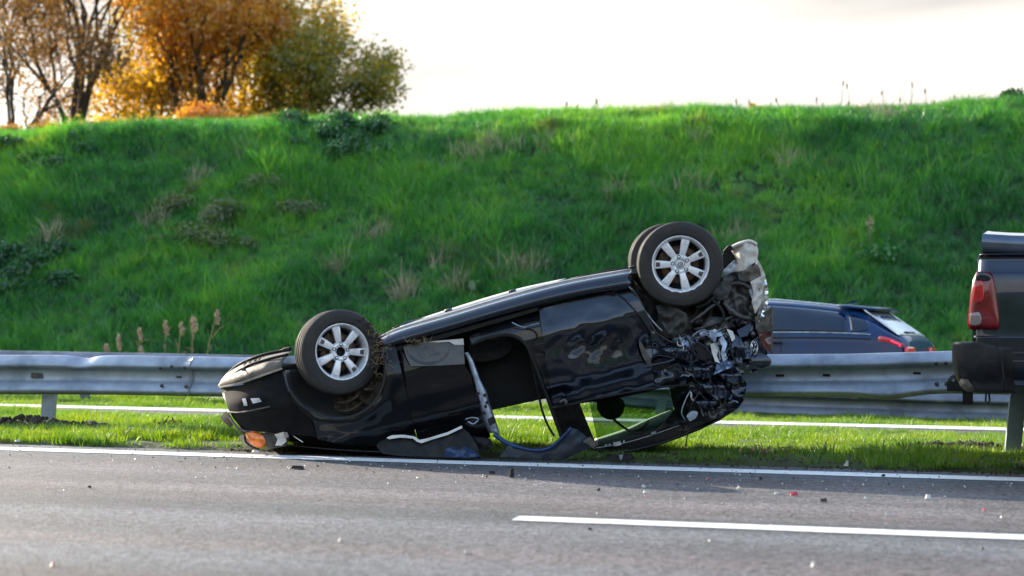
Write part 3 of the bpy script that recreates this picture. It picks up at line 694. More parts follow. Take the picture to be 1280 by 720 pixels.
# far left continuation outside the frame
sv = list(np.linspace(-26, sL0, 20)); wbeam('rail_beam', g1, M['galv'], T_RAIL + .002, sv, zl, hl)
post(g1, s_at(66, T_RAIL + .1), T_RAIL + .06, -.1, .66, M['galv'], .03)
for k in (1, 2, 3): post(g1, s_at(66, T_RAIL) - 4 * k, T_RAIL + .06, -.1, .66, M['galv'])
hgt = lambda s, u: zl(s) + .36 * hl(s) * u
bolts(g1, [(s_at(px, T_RAIL), hgt(s_at(px, T_RAIL), u), .088 if abs(u - .5) > .1 else .01) for px, u in [(208, .70), (238, .72), (210, .26), (240, .25), (222, .74)]], T_RAIL, M['steel_dark'])
for px in (50, 227):
    s = s_at(px, T_RAIL); mb = MB(); c = rd(s, T_RAIL - .012, hgt(s, .48)); mb.box((0, 0, 0), (.12 if px == 50 else .05, .012, .05 if px == 50 else .018))
    R_ = Matrix.Rotation(ROADROT, 3, 'Z'); mb.v = [c + R_ @ v for v in mb.v]; mb.build('slot_plate', M['steel_dark'], g1, False)
# right near rail (lifted and nearer)
sR0, sR1 = s_at(905, T_RAIL), s_at(1400, T_RAIL); sd_ = s_at(1110, T_RAIL)
zr = lerp_tab([(s_at(930, T_RAIL), pxz(930, 496, T_RAIL)), (s_at(1060, T_RAIL), pxz(1060, 495.5, T_RAIL)), (s_at(1190, T_RAIL), pxz(1190, 492, T_RAIL))])
hr = lerp_tab([(s_at(930, T_RAIL), (pxz(930, 443, T_RAIL) - pxz(930, 496, T_RAIL)) / .36), (s_at(1190, T_RAIL), (pxz(1190, 438.5, T_RAIL) - pxz(1190, 492, T_RAIL)) / .36)])
def dent(s, u):
    e = math.exp(-((s - sd_) / .22) ** 2) * max(0, .5 - u) * 2
    return (-.035 * e + .002 * n3(s * 2, u * 3, 4), -.02 * e + .008 * n3(s * 1.5, u * 4, 2))
g2 = empty('guardrail', rd(s_at(1265, T_RAIL), T_RAIL, 0), ROADROT); tag(g2, 'right length of grey steel guardrail with dented lower edge between the wreck and the pickup', 'guardrail')
wbeam('rail_beam', g2, M['galv'], T_RAIL, list(np.arange(sR0, sR1, .07)), zr, hr, dent)
wbeam('rail_beam', g2, M['galv'], T_RAIL + .014, list(np.linspace(sR1 - .1, 22, 20)), zr, hr)
a = on_plane(1263, 577, 0); sp_, tp_ = st(a)
post(g2, sp_, tp_, -.1, .9, M['galv'], .09)
for k in (1, 2, 3): post(g2, sp_ + 4 * k, T_RAIL + .1, -.1, .8, M['galv'])
hg2 = lambda s, u: zr(s) + .36 * hr(s) * u
for px, w_ in ((976, .07), (1034, .06), (1147, .06)):
    s = s_at(px, T_RAIL); mb = MB(); mb.box((0, 0, 0), (w_, .012, .02)); c = rd(s, T_RAIL - .012, hg2(s, .5)); R_ = Matrix.Rotation(ROADROT, 3, 'Z'); mb.v = [c + R_ @ v for v in mb.v]; mb.build('slot', M['interior'], g2, False)
bolts(g2, [(s_at(px, T_RAIL), hg2(s_at(px, T_RAIL), u), .088) for px, u in [(1170, .72), (1182, .72), (1171, .24), (1183, .24)]], T_RAIL, M['steel_dark'])
# far rail, knocked down towards the right
zf = lerp_tab([(s_at(0, T_FAR), pxz(0, 438, T_FAR) - .36), (s_at(300, T_FAR), pxz(300, 443.5, T_FAR) - .36), (s_at(560, T_FAR), pxz(560, 450, T_FAR) - .36), (s_at(700, T_FAR), .24), (s_at(790, T_FAR), pxz(790, 510, T_FAR)), (s_at(880, T_FAR), pxz(880, 517, T_FAR)), (s_at(965, T_FAR), pxz(965, 520, T_FAR)), (s_at(1240, T_FAR), pxz(1240, 530, T_FAR))])
g3 = empty('guardrail', rd(0, T_FAR, 0), ROADROT); tag(g3, 'far guardrail of the opposite lanes, knocked down to the grass towards the right', 'guardrail')
wbeam('rail_beam', g3, M['galv_dark'], T_FAR, list(np.arange(-34, s_at(1400, T_FAR), .15)), zf, None, lambda s, u: (.006 * n3(s * 1.3, u), .03 * n3(s * .8, u, 3)))
for s in np.arange(-34, -.9, 4): post(g3, s, T_FAR + .06, -.1, zf(s) + .3, M['galv_dark'])
post(g3, s_at(825, T_FAR - .1), T_FAR - .14, -.05, pxz(825, 500, T_FAR), M['galv'], .05)
for px in (1013, 1068, 1175):
    s = s_at(px, T_FAR); mb = MB(); mb.box((0, 0, 0), (.10, .012, .03)); c = rd(s, T_FAR - .085, zf(s) + .26); R_ = Matrix.Rotation(ROADROT, 3, 'Z'); mb.v = [c + R_ @ v for v in mb.v]; mb.build('reflector', M['straw'] if px == 1175 else M['steel_dark'], g3, False)

# ---------------------------------------------------------------- soil heaps thrown up round the posts
def heap(px, py, wd, dp, ht, label, seed):
    c = on_plane(px, py, .04); s0, t0 = st(c); c.z = 0
    root = empty('soil_heap', rd(s0, t0, 0), ROADROT); tag(root, label, 'soil heap'); vs = []; fs = []; nx, ny = 60, 16
    for i in range(nx + 1):
        for j in range(ny + 1):
            a, b_ = -1 + 2 * i / nx, -1 + 2 * j / ny; e = max(0, 1 - a * a) ** .8 * max(0, 1 - b_ * b_)
            s, t = s0 + a * wd / 2, t0 + b_ * dp / 2
            z = vz(s, t) - .03 + e * ht * (.75 + .9 * abs(n3(s * 3, t * 3, seed)) + .5 * n3(s * 9, t * 9, seed)) + .012 * n3(s * 25, t * 25, seed) * e
            vs.append(rd(s, t, z))
    for i in range(nx):
        for j in range(ny): a = i * (ny + 1) + j; fs.append((a, a + ny + 1, a + ny + 2, a + 1))
    mesh('mound', vs, fs, M['soil'], root)
    r = random.Random(seed); mb = MB()
    for k in range(130):
        a, b_ = r.uniform(-.95, .95), r.uniform(-.9, .9); s, t = s0 + a * wd / 2, t0 + b_ * dp / 2; e = max(0, 1 - a * a) ** .8 * max(0, 1 - b_ * b_); q = r.uniform(.008, .028)
        bm = bmesh.new(); bmesh.ops.create_icosphere(bm, subdivisions=1, radius=q)
        cc = rd(s, t, vz(s, t) - .02 + e * ht * .95)
        mb.add([cc + v.co * r.uniform(.7, 1.3) for v in bm.verts], [[v.index for v in f.verts] for f in bm.faces]); bm.free()
    tag(mb.build('clods', M['soil'], root, False), kind='stuff')
heap(38, 536, 1.0, .45, .13, 'dark soil heap thrown up just left of the left guardrail post', 3)
heap(112, 537, 1.2, .34, .07, 'low strip of bare soil between the left post and the glass fragments', 4)
heap(1215, 566, 1.9, .40, .09, 'dark torn-up soil around the leaning right guardrail post', 5)
# ================================================================ the overturned car
def Dp(px): return 11.28 - .0003 * (px - 640)
def P(px, py, d=0.0): return at(px, py, Dp(px) + d)
def uvpx(u, v): return (423 + 170 * (.968 * u + .2495 * v), 440 + 170 * (-.2495 * u + .968 * v))
def pxuv(px, py):
    a, b = (px - 423) / 170, (py - 440) / 170; return (a * .968 - b * .2495, a * .2495 + b * .968)
def table(tab):
    def f(x):
        if x <= tab[0][0]: return tab[0][1]
        for (a, b), (c, d) in zip(tab, tab[1:]):
            if x <= c:
                k = (x - a) / (c - a); k = k * k * (3 - 2 * k); return b + (d - b) * k
        return tab[-1][1]
    return f
vprof = table([(-.2, .22), (-.12, .14), (-.04, .105), (.04, .085), (.20, .010), (.27, 0), (.42, .015), (.60, .05), (.75, .11), (1.15, .34)])
def side(px, py):                     # depth of the body side, rounding off at the nose
    u, v = pxuv(px, py); d = vprof(v)
    if px < 345: d += .30 * ((345 - px) / 68) ** 2.4
    return d
def relief(name, poly, depth, m, parent, step=4.0, thick=.012, smooth=True, curve=False, jag=0.0, seed=0):
    """a sheet-metal panel: outline traced at its real place, curved by depth(px,py), with thickness"""
    if curve: poly = crom(poly + [poly[0]], 4)[:-1]
    df = depth if callable(depth) else (lambda x, y: depth)
    bd = []
    n = len(poly)
    for i in range(n):
        a, b = poly[i], poly[(i + 1) % n]; ln = math.hypot(b[0] - a[0], b[1] - a[1]); k = max(1, int(ln / step))
        for j in range(k):
            q = j / k; x, y = a[0] + (b[0] - a[0]) * q, a[1] + (b[1] - a[1]) * q
            if jag and (j or not curve): x += jag * n3(x * .4, y * .4, seed); y += jag * n3(x * .4, y * .4, seed + 9)
            bd.append(Vector((x, y)))
    xs = [p.x for p in bd]; ys = [p.y for p in bd]; pts = list(bd); nb = len(bd)
    def inside(x, y):
        c = False; j = nb - 1
        for i in range(nb):
            if (bd[i].y > y) != (bd[j].y > y) and x < (bd[j].x - bd[i].x) * (y - bd[i].y) / (bd[j].y - bd[i].y) + bd[i].x: c = not c
            j = i
        return c
    row = 0; y = min(ys) + step * .5
    while y < max(ys):
        x = min(xs) + (step * .5 if row % 2 else step)
        while x < max(xs):
            if inside(x, y) and min((bd[i].x - x) ** 2 + (bd[i].y - y) ** 2 for i in range(nb)) > (step * .55) ** 2: pts.append(Vector((x, y)))
            x += step
        y += step * .87; row += 1
    r = geometry.delaunay_2d_cdt(pts, [(i, (i + 1) % nb) for i in range(nb)], [], 1, 1e-5)
    V2, E2, F2 = r[0], r[1], r[2]
    vs = [P(v.x, v.y, df(v.x, v.y)) for v in V2]; N_ = len(vs); fs = []
    for f in F2:
        a, b, c = [V2[i] for i in f[:3]]
        ccw = (b.x - a.x) * (c.y - a.y) - (b.y - a.y) * (c.x - a.x) > 0
        fs.append(tuple(f) if ccw else tuple(f)[::-1])
    # faces must look at the camera: py is down, so ccw in (px,py) is clockwise in the world; flip
    fs = [f[::-1] for f in fs]
    cnt = {}
    for f in fs:
        for i in range(len(f)):
            e = (f[i], f[(i + 1) % len(f)]); cnt[e] = 1
    rim = [e for e in cnt if (e[1], e[0]) not in cnt]
    back = [v + Vector((0, thick, 0)) for v in vs]; allv = vs + back; af = list(fs) + [tuple(i + N_ for i in f[::-1]) for f in fs]
    b0 = len(allv)
    for (a, b) in rim:                # rim with its own vertices keeps the edge crisp
        k = len(allv); allv += [vs[a], vs[b], back[b], back[a]]; af.append((k, k + 3, k + 2, k + 1))
    return mesh(name, allv, af, m, parent, smooth)
def crumple(base, amp, wl, seed, side_=True):
    bf = base if callable(base) else (lambda x, y: base)
    def f(x, y):
        w_ = wl * 1.7; a = n3(x / w_, y / w_, seed); b = n3(x / w_ * 1.9 + 5, y / w_ * 2.3, seed + 3); c = n3(x / w_ * 3.7, y / w_ * 3.7, seed + 7)
        return bf(x, y) + amp * (2.0 * abs(a) + .7 * abs(b) + .12 * c - .5)
    return f
def strip(name, pts, r, m, parent, n=6, k=5):
    """tube along picture points (px, py, depth)"""
    c = crom(pts, k) if len(pts) > 2 else pts
    mb = MB(); mb.tube([P(*q) for q in c], r, n); return mb.build(name, m, parent)
def slab(name, rows, m, parent, n=12, thick=0.0, smooth=True, wob=0., seed=0):
    """skin through rows of picture points, each row (px, py, depth) with the same count"""
    vs = []; fs = []; rr = [crom(r_, n) if len(r_) > 2 else [tuple(np.array(r_[0]) + (np.array(r_[1]) - np.array(r_[0])) * i / n) for i in range(n + 1)] for r_ in rows]
    k = len(rr[0])
    for r_ in rr:
        for q in r_: vs.append(P(q[0], q[1], q[2] + (wob * n3(q[0] * .06, q[1] * .06, seed + q[2]) if wob else 0)))
    for i in range(len(rr) - 1):
        for j in range(k - 1): a = i * k + j; fs.append((a, a + k, a + k + 1, a + 1))
    o = mesh(name, vs, fs, m, parent, smooth)
    if thick:
        md = o.modifiers.new('thick', 'SOLIDIFY'); md.thickness = thick; md.offset = 0
    return o

car = empty('overturned_car', on_plane(640, 572, 0)); tag(car, 'black estate car lying upside down with crushed rear, wheels in the air', 'car')

# --- body masses that close the car (far side, floor, engine bay)
SILL = [(470, 424), (560, 401), (640, 378), (710, 359), (790, 340)]
slab('floor_pan', [[(372, 452, .30), (470, 424, .16), (640, 374, .16), (790, 342, .16), (905, 330, .3)],
                   [(372, 449, .8), (470, 425, .6), (640, 376, .6), (790, 344, .6), (905, 335, .7)],
                   [(372, 449, 1.2), (470, 424, 1.1), (640, 377, 1.1), (790, 345, 1.1), (900, 338, 1.1)],
                   [(372, 449, 1.6), (468, 424, 1.58), (638, 374, 1.58), (788, 343, 1.58), (890, 340, 1.5)]], M['steel_dark'], car, 10, .02, wob=.03)
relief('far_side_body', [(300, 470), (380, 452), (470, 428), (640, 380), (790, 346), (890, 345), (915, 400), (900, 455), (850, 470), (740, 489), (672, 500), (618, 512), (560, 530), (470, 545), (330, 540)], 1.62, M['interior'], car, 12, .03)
slab('bulkhead', [[(500, 430, .08), (505, 470, .08), (512, 545, .12)], [(500, 430, 1.6), (505, 470, 1.6), (512, 540, 1.55)]], M['interior'], car, 6, .01)
slab('bonnet', [[(296, 535, .35), (330, 552, .22), (420, 562, .12), (500, 566, .12), (560, 566, .2)], [(300, 535, .9), (340, 556, .8), (420, 562, .8), (500, 562, .8), (560, 560, .8)], [(310, 530, 1.5), (340, 545, 1.5), (420, 552, 1.5), (500, 555, 1.5), (555, 552, 1.5)]], M['paint_flat'], car, 8, .015, wob=.04)
relief('engine_bay', [(330, 470), (372, 455), (500, 440), (512, 560), (420, 560), (335, 548)], .42, M['interior'], car, 10, .6)

M['bumper_paint'] = mat('bumper_black', (.006, .006, .007), .5, spec=.08, c2=(.014, .013, .012), vscale=6)
# --- nose: bumper, apron, lamps
slab('bumper_apron', [[(273, 483, .62), (300, 477.5, .28), (328, 468, .10), (352, 460, .06)],
                      [(278, 474, .66), (298, 466, .36), (328, 455, .18), (354, 449, .14)],
                      [(286, 465, .78), (305, 454, .62), (335, 445, .48), (365, 439, .42)],
                      [(292, 460, 1.5), (310, 452, 1.5), (335, 445, 1.5), (362, 441, 1.5)]], M['brownbumper'], car, 10, .012, wob=.02)
relief('apron_lip', [(273, 483), (286, 480.5), (302, 477), (328, 467.5), (352, 459.5), (352.5, 461.8), (329, 470), (302.5, 479.3), (287, 482.6), (274.5, 484.5)], lambda x, y: side(x, y) - .035, M['lip'], car, 3, .03)
strip('apron_rib', [(288, 470, .5), (310, 457, .30), (335, 449, .20), (360, 443, .15)], .012, M['plastic'], car)
for i in range(5):
    x = 304 + i * 5.5; strip('grille_bar', [(x, 461.5 - i * 1.7, .30), (x + 1.5, 456 - i * 1.3, .37), (x + 5, 452 - i * 1.5, .46)], .006, M['plastic'], car)
relief('grille_opening', [(300, 463), (312, 453.5), (330, 449.5), (331, 452.5), (318, 458), (306, 464)], lambda x, y: .40 - .01 * (y - 450), M['interior'], car, 3, .01)
strip('apron_edge', [(286, 466, .74), (300, 455, .62), (325, 444.5, .5), (352, 438.5, .45), (364, 436, .42)], [.012] * 16 + [.02] * 5, M['plastic'], car)
BUMP = [(275, 485), (303, 481), (330, 472), (352, 463), (356, 476), (362, 496), (374, 512), (390, 526), (396, 546), (360, 543), (340, 541), (318, 539), (303, 537), (291, 522), (284, 508), (279, 496)]
relief('bumper', BUMP, lambda x, y: side(x, y) + (.018 if 517 < y else 0) + .02 * math.exp(-((y - 488) / 5) ** 2), M['bumper_paint'], car, 4, .02)
relief('lamp_recess', [(280, 490), (296, 487), (318, 488), (330, 495), (340, 508), (326, 511), (303, 513.5), (289, 514), (283, 503)], lambda x, y: side(x, y) - .008, M['matte'], car, 4, .012)
relief('fog_lamp', [(301, 497.5), (306, 496.5), (322, 496), (328, 500), (331, 505), (320, 507), (306, 508.5)], lambda x, y: side(x, y) - .018, M['matte'], car, 3, .02)
relief('lamp_glass', [(302.5, 498.5), (307, 497.5), (309.5, 507), (305, 507.5)], lambda x, y: side(x, y) - .03, M['clear_lens'], car, 2, .008)
relief('lamp_glass', [(313, 498), (324, 497.5), (327, 502), (316, 504.5)], lambda x, y: side(x, y) - .03, M['clear_lens'], car, 2, .008, seed=2)
strip('bumper_crease', [(284, 515, side(284, 515) - .014), (300, 515.5, side(300, 515) - .014), (322, 511.5, side(322, 511) - .014), (338, 508, side(338, 508) - .014)], .006, M['brownbumper'], car)
strip('bumper_edge', [(284, 515, side(284, 515)), (290, 526, side(290, 526) - .01), (298, 535, side(298, 535) - .01), (308, 540, side(308, 540) - .01)], .009, M['brownbumper'], car)  # lit lower edge of the bumper, put in as a brown strip
relief('bumper_flap', [(275, 521), (283, 514), (286, 517), (291, 531), (287, 534.5), (279, 527)], lambda x, y: side(x, y) - .02 + .01 * (y - 520) / 10, M['plastic'], car, 3, .02)
# indicator and headlamp
def bulge(cx, cy, rx, ry, a, b): return lambda x, y: b - a * max(0, 1 - ((x - cx) / rx) ** 2 - ((y - cy) / ry) ** 2) ** .5
relief('indicator', [(306, 543), (309, 540.5), (319, 539.5), (327, 543.5), (331.5, 550), (331, 557.5), (325, 560), (317, 557), (310, 550)], bulge(320, 550, 14, 11, .05, .10), M['orange'], car, 2, .03, curve=True)
for i in range(5): strip('lens_rib', [(309 + i * 3.8, 542.5 + i * 1.5, .07), (312 + i * 3.8, 549 + i * 1.6, .053), (316.5 + i * 3, 555 + i * .7, .08)], .0045, M['orange'], car)
relief('headlamp', [(328, 541), (356, 538), (362, 546), (357, 558), (340, 561), (333, 559)], crumple(.08, .02, 9, 3), M['liner'], car, 3, .05)
relief('headlamp_glass', [(343, 543), (354, 540), (357, 541), (358, 552), (352, 557), (344, 557), (347, 549)], crumple(.035, .02, 6, 8), M['cream'], car, 2, .012)
relief('headlamp_clip', [(354, 541), (359, 540), (361, 546), (357, 548)], .02, M['chrome'], car, 2, .02)
strip('trim_strip', [(356, 536, .12), (366, 544, .10), (379, 553, .09)], .006, M['chrome'], car)
relief('broken_lens', [(298, 546), (303, 543), (308, 549), (318, 557), (312, 556), (304, 552)], .34, M['cream'], car, 2, .012)
strip('headlamp_rim', [(305, 545, .12), (308, 553, .1), (316, 559, .09), (324, 561.5, .09)], .008, M['plastic'], car)

# --- front fender round the wheel arch
AC = (424, 458); AR = 60
arch = [(357, 463), (361, 484), (372, 502), (388, 514), (406, 521.5), (424, 524), (442, 521), (459, 512), (473, 497), (481, 477), (483, 455), (478, 436)]
fend = [(352, 462.5)] + arch + [(478, 433), (494, 431), (499, 452), (507, 486), (514, 522), (524, 558), (470, 557), (430, 556), (396, 549), (391, 527), (375, 513), (363, 497), (357, 478)]
fend = [(353, 463)] + crom(arch, 3) + [(479, 433), (494, 431), (499, 452), (507, 486), (514, 522), (524, 558), (470, 557), (430, 556), (397, 549), (392, 527), (376, 514), (364, 499), (357, 480)]
def fendd(x, y):
    d = side(x, y); r = math.hypot(x - 424, y - 463); d -= .028 * math.exp(-((r - 66) / 8) ** 2)
    return d + .01 * n3(x * .05, y * .05, 4)
relief('front_fender', fend, fendd, M['paint_flat'], car, 4, .012)
c = crom([(x, y, fendd(x, y) - .004) for x, y in arch], 4)
mb = MB(); mb.tube([P(*q) for q in c], .0055, 6); mb.build('arch_flange', M['paint_scuffed'], car)
# liner: a bowl inside the arch
inn = [(424 + (x - 424) * .55, 455 + (y - 455) * .55) for x, y in arch]
slab('wheel_arch_liner', [[(x, y, .05) for x, y in arch], [(424 + (x - 424) * .96, 457 + (y - 457) * .96, .12) for x, y in arch], [(424 + (x - 424) * .93, 457 + (y - 457) * .92, .32) for x, y in arch], [(x, y, .42) for x, y in inn]], M['liner'], car, 4, .006, wob=.015)
relief('dirt_patch', crom([(418, 500), (440, 486), (462, 478), (476, 470), (474, 492), (462, 506), (444, 515), (424, 517), (418, 510)], 3), lambda x, y: .17 + .09 * n3(x * .12, y * .12), M['mud'], car, 3, .02)
for a in ([(421, 503, .10), (432, 503, .08), (444, 497, .085), (450, 491, .10)], [(424, 514, .10), (436, 513.5, .08), (448, 507, .085), (456, 500, .10)], [(455, 486, .1), (464, 487, .085), (472, 481, .1)]):
    strip('mud_streak', a, [.004, .010, .012, .012, .012, .012, .012, .012, .011, .010, .009, .008, .006, .005, .004, .003][:len(crom(a, 5))] if len(a) == 4 else .007, M['mud'], car)
relief('fender_end_highlight', [(481, 440), (492, 438), (494, 444), (482, 447)], lambda x, y: side(x, y) - .006, M['paint_scuffed'], car, 3, .006)

# --- wheels
def wheel(c, ax, parent, rot=0., cap=True, damage=False, simple=False, label=None, tread_dir=1, scale=1., logo=False):
    ax = Vector(ax).normalized(); wl = empty('wheel', c, 0, parent); wl.matrix_basis = Matrix.Translation(wmat(parent).inverted() @ Vector(c))
    if label: wl['label'] = label
    xx = Vector((0, 0, 1)).cross(ax).normalized() * -1
    if xx.x < 0: xx = -xx
    yy = (Vector((0, 0, 1)) - ax * ax.z).normalized()
    def Q(r, a, z): return c + (xx * cos(a) + yy * sin(a)) * r * scale + ax * z * scale
    g = []; zt = .078
    tread = [(.309, .088)]
    for gx in (.066, .026, -.014, -.054): tread += [(.317, gx + .010), (.317, gx + .006), (.308, gx + .004), (.308, gx - .004), (.317, gx - .006)]
    tread += [(.316, -.072), (.309, -.088)]
    prof = [(.205, .078), (.212, .090), (.228, .101), (.236, .1005), (.262, .1045), (.286, .101), (.298, .096), (.303, .0955)] + tread + [(.286, -.101), (.25, -.104), (.212, -.09), (.205, -.078)]
    prof = [(r * scale, z * scale) for r, z in prof]
    def fl(an, j):
        return (-.006 * math.exp(-((an - 4.6) / .3) ** 2) if damage else 0) + .0012 * sin(j + an * 3), 0
    mb = MB(); mb.lathe(prof, c, ax, 96, xd=xx, fn=fl); mb.build('tyre', M['rubber'], wl)
    rim = [(.207, .070), (.211, .083), (.217, .088), (.2175, .080), (.2145, .086), (.207, .088), (.200, .083), (.196, .070), (.190, .050), (.186, .0), (.183, -.06), (.19, -.078), (.205, -.085)]
    rim = [(.213, .074), (.2165, .084), (.214, .0905), (.208, .0915), (.202, .087), (.198, .076), (.188, .060), (.184, .03), (.182, -.05), (.19, -.078), (.205, -.085)]
    rim = [(r * scale, z * scale) for r, z in rim]
    def fr(an, j):
        if not damage or j > 6: return (0, 0)
        e = math.exp(-((an - 4.9) / .75) ** 2); return (e * (.004 * sin(an * 23) - .004), e * (.006 * sin(an * 17 + j)))
    mb = MB(); mb.lathe(rim, c, ax, 96, xd=xx, fn=fr); mb.build('rim', M['alloy'], wl)
    if simple: 
        mb = MB(); mb.lathe([(.001, -.03), (.19, -.05)], c, ax, 32, xd=xx); mb.build('rim_back', M['steel_dark'], wl); return wl
    for i in range(7):
        a = rot + 2 * pi * i / 7; mb = MB()
        def T(r, w_, z):   # point at radius r, lateral w_, height z
            return c + ((xx * cos(a) + yy * sin(a)) * r + (-xx * sin(a) + yy * cos(a)) * w_ + ax * z) * scale
        secs = [(.050, .024, .058, .02), (.085, .0225, .064, .02), (.11, .026, .067, .026), (.15, .029, .070, .03), (.180, .031, .068, .035), (.1965, .034, .060, .04)]
        vs = []
        for (r, h_, z, dpt) in secs: vs += [T(r, -h_, z - dpt), T(r, -h_ - .001, z - .006), T(r, -h_ + .005, z), T(r, h_ - .005, z), T(r, h_ + .001, z - .006), T(r, h_, z - dpt)]
        fs = []
        for k in range(len(secs) - 1):
            for j in range(6): fs.append((k * 6 + j, k * 6 + (j + 1) % 6, (k + 1) * 6 + (j + 1) % 6, (k + 1) * 6 + j))
        fs += [tuple(range(6))[::-1], tuple(range((len(secs) - 1) * 6, len(secs) * 6))]
        mb.add(vs, fs); sp = mb.build('spoke', M['alloy'], wl, True); md = sp.modifiers.new('b', 'BEVEL'); md.width = .0015; md.segments = 2
        mb = MB(); rr_ = [T(.150, -.014, .0702), T(.150, .014, .0702), T(.180, .018, .0705), T(.180, -.018, .0705)]; r2 = [T(.153, -.011, .0712), T(.153, .011, .0712), T(.177, .0145, .0715), T(.177, -.0145, .0715)]
        mb.add(rr_ + [v + ax * .003 for v in r2], [(0, 1, 5, 4), (1, 2, 6, 5), (2, 3, 7, 6), (3, 0, 4, 7), (4, 5, 6, 7)]); mb.build('spoke_inset', M['steel_dark'] if (i % 3 == 0) else M['alloy'], wl, False)
    mb = MB(); mb.lathe([(r * scale, z * scale) for r, z in [(.033, .040), (.034, .055), (.040, .062), (.060, .0635), (.072, .060), (.078, .045), (.078, .02)]], c, ax, 40, xd=xx); mb.build('hub', M['alloy'], wl)
    for i in range(5):
        a = rot * .4 + 2 * pi * i / 5 + (.35 if cap else .3); mb = MB(); cc = Q(.056, a, .062)
        mb.lathe([(.0095 * scale, .0025), (.0145 * scale, .0025), (.015 * scale, .0005)], cc, ax, 14); mb.lathe([(.0005, -.004), (.011, -.003), (.0135 * scale, .0025)], cc, ax, 14); mb.build('bolt_hole', M['interior'], wl)
    mb = MB()
    if cap: mb.lathe([(r * scale, z * scale) for r, z in [(.0005, .066), (.022, .0655), (.028, .064), (.032, .058), (.033, .04)]], c, ax, 30, xd=xx); mb.build('hub_cap', M['alloy'], wl)
    else: mb.lathe([(.0005, .02), (.030, .022), (.034, .058)], c, ax, 30, xd=xx); mb.build('hub_bore', M['interior'], wl)
    if logo:
        emblem(c + ax * .0672 * scale, ax, xx, yy, .021, M['steel_dark'], wl, .35)
    mb = MB(); mb.lathe([(.07, .012), (.142, .012), (.143, -.010), (.07, -.012)], c, ax, 48, xd=xx, closed=True); mb.build('brake_disc', M['rust'], wl)
    mb = MB(); mb.lathe([(.001, -.02), (.10, -.02), (.185, -.045)], c, ax, 40, xd=xx); mb.build('brake_shield', M['interior'], wl)
    mb = MB()
    for k in range(10): 
        a0 = 2.2 + k * .11; mb.add([Q(.10, a0, .03), Q(.15, a0, .03), Q(.15, a0, -.03), Q(.10, a0, -.03)], [(0, 1, 2, 3)])
    vs = []; 
    for k in range(11):
        a0 = 2.1 + k * .1; vs += [Q(.09, a0, .034), Q(.165, a0, .034), Q(.165, a0, -.03), Q(.09, a0, -.03)]
    mb = MB(); mb.add(vs, [(k * 4 + j, k * 4 + (j + 1) % 4, k * 4 + 4 + (j + 1) % 4, k * 4 + 4 + j) for k in range(10) for j in range(4)] + [(0, 1, 2, 3), (43, 42, 41, 40)]); mb.build('brake_caliper', M['mud'], wl, False)
    return wl
def emblem(c, ax, xx, yy, R, m, parent, tw=0.):
    """ring with a V over a W"""
    mb = MB(); ct, stt = cos(tw), sin(tw); X = xx * ct + yy * stt; Y = -xx * stt + yy * ct
    def q(x, y, z=0): return c + X * x * R + Y * y * R + ax * z
    mb.lathe([(R * .88, -.001), (R * .88, .003), (R * .95, .0042), (R * 1.02, .003), (R * 1.02, -.001)], c, ax, 36)
    r = R * .065
    for pl in ([(-.36, .80), (0, .02), (.36, .80)], [(-.80, .34), (-.40, -.74), (0, -.02), (.40, -.74), (.80, .34)]):
        for a, b in zip(pl, pl[1:]): mb.tube([q(a[0], a[1], .002), q(b[0], b[1], .002)], r, 6)
    return mb.build('emblem', m, parent)

LAT = Vector((.045, .996, .075)).normalized()
fc = P(422.5, 440, .10); fax = Vector((sin(radians(27)), -cos(radians(27)), .03))
wheel(fc, fax, car, radians(0), cap=False, label='dusty front wheel steered outward')
rc = P(849.5, 330.5, .10); rax = Vector((-.03, -1, -.05))
wheel(rc, rax, car, radians(27), cap=True, damage=True, label='rear wheel with chipped rim lip', logo=True)
rc2 = rc + Vector((.045 * 1.0, 1.40, .105)); wheel(rc2, -Vector((.02, -1, -.06)) * -1, car, .3, simple=True)
fc2 = fc + Vector((.02, 1.42, -.13)); wheel(fc2, Vector((sin(radians(20)), -cos(radians(20)), .03)), car, .3, simple=True)
strip('rear_axle', [(850, 331, .15), (843, 332, .7), (833, 330, 1.4)], .035, M['steel_dark'], car)
strip('front_driveshaft', [(423, 440, .12), (430, 446, .5), (436, 444, 1.0)], .022, M['steel_dark'], car)
# grass and clods on the front tyre
r = random.Random(4); mb = MB()
for k in range(90):
    x = 481 + r.gauss(-6, 7); y = 436 + r.gauss(0, 16); a = r.uniform(0, 6.28); ln = r.uniform(3, 11); d0 = r.uniform(-.03, .06)
    p0, p1 = P(x, y, d0), P(x + ln * cos(a), y + ln * sin(a) * .7, d0 + r.uniform(-.06, .02)); mb.tube([p0, p0.lerp(p1, .5) + Vector((0, -.01, .01)), p1], [.0025, .002, .0008], 3, False)
tag(mb.build('caught_grass', M['straw'], car, False), kind='stuff')
mb = MB()
for k in range(60):
    a = radians(r.uniform(-30, 75)); rr_ = r.uniform(.235, .30); xx = Vector((cos(radians(20)), sin(radians(20)), 0)); cc = fc + (xx * cos(a) + Vector((0, 0, 1)) * sin(a)) * rr_ + fax * .10
    bm = bmesh.new(); bmesh.ops.create_icosphere(bm, subdivisions=1, radius=r.uniform(.005, .013)); mb.add([cc + Vector((v.co.x * 1.4, v.co.y * .6, v.co.z)) for v in bm.verts], [[v.index for v in f.verts] for f in bm.faces]); bm.free()
tag(mb.build('mud_clods', M['mud'], car, False), kind='stuff')
mb = MB()
for k in range(26):
    x = 522 + r.gauss(0, 8); p0 = P(x, 428, .02); mb.tube([p0, P(x + r.uniform(-6, 6), 428 - r.uniform(2, 9), r.uniform(-.04, .04))], [.003, .001], 3, False)
tag(mb.build('caught_grass', M['straw'], car, False), kind='stuff')

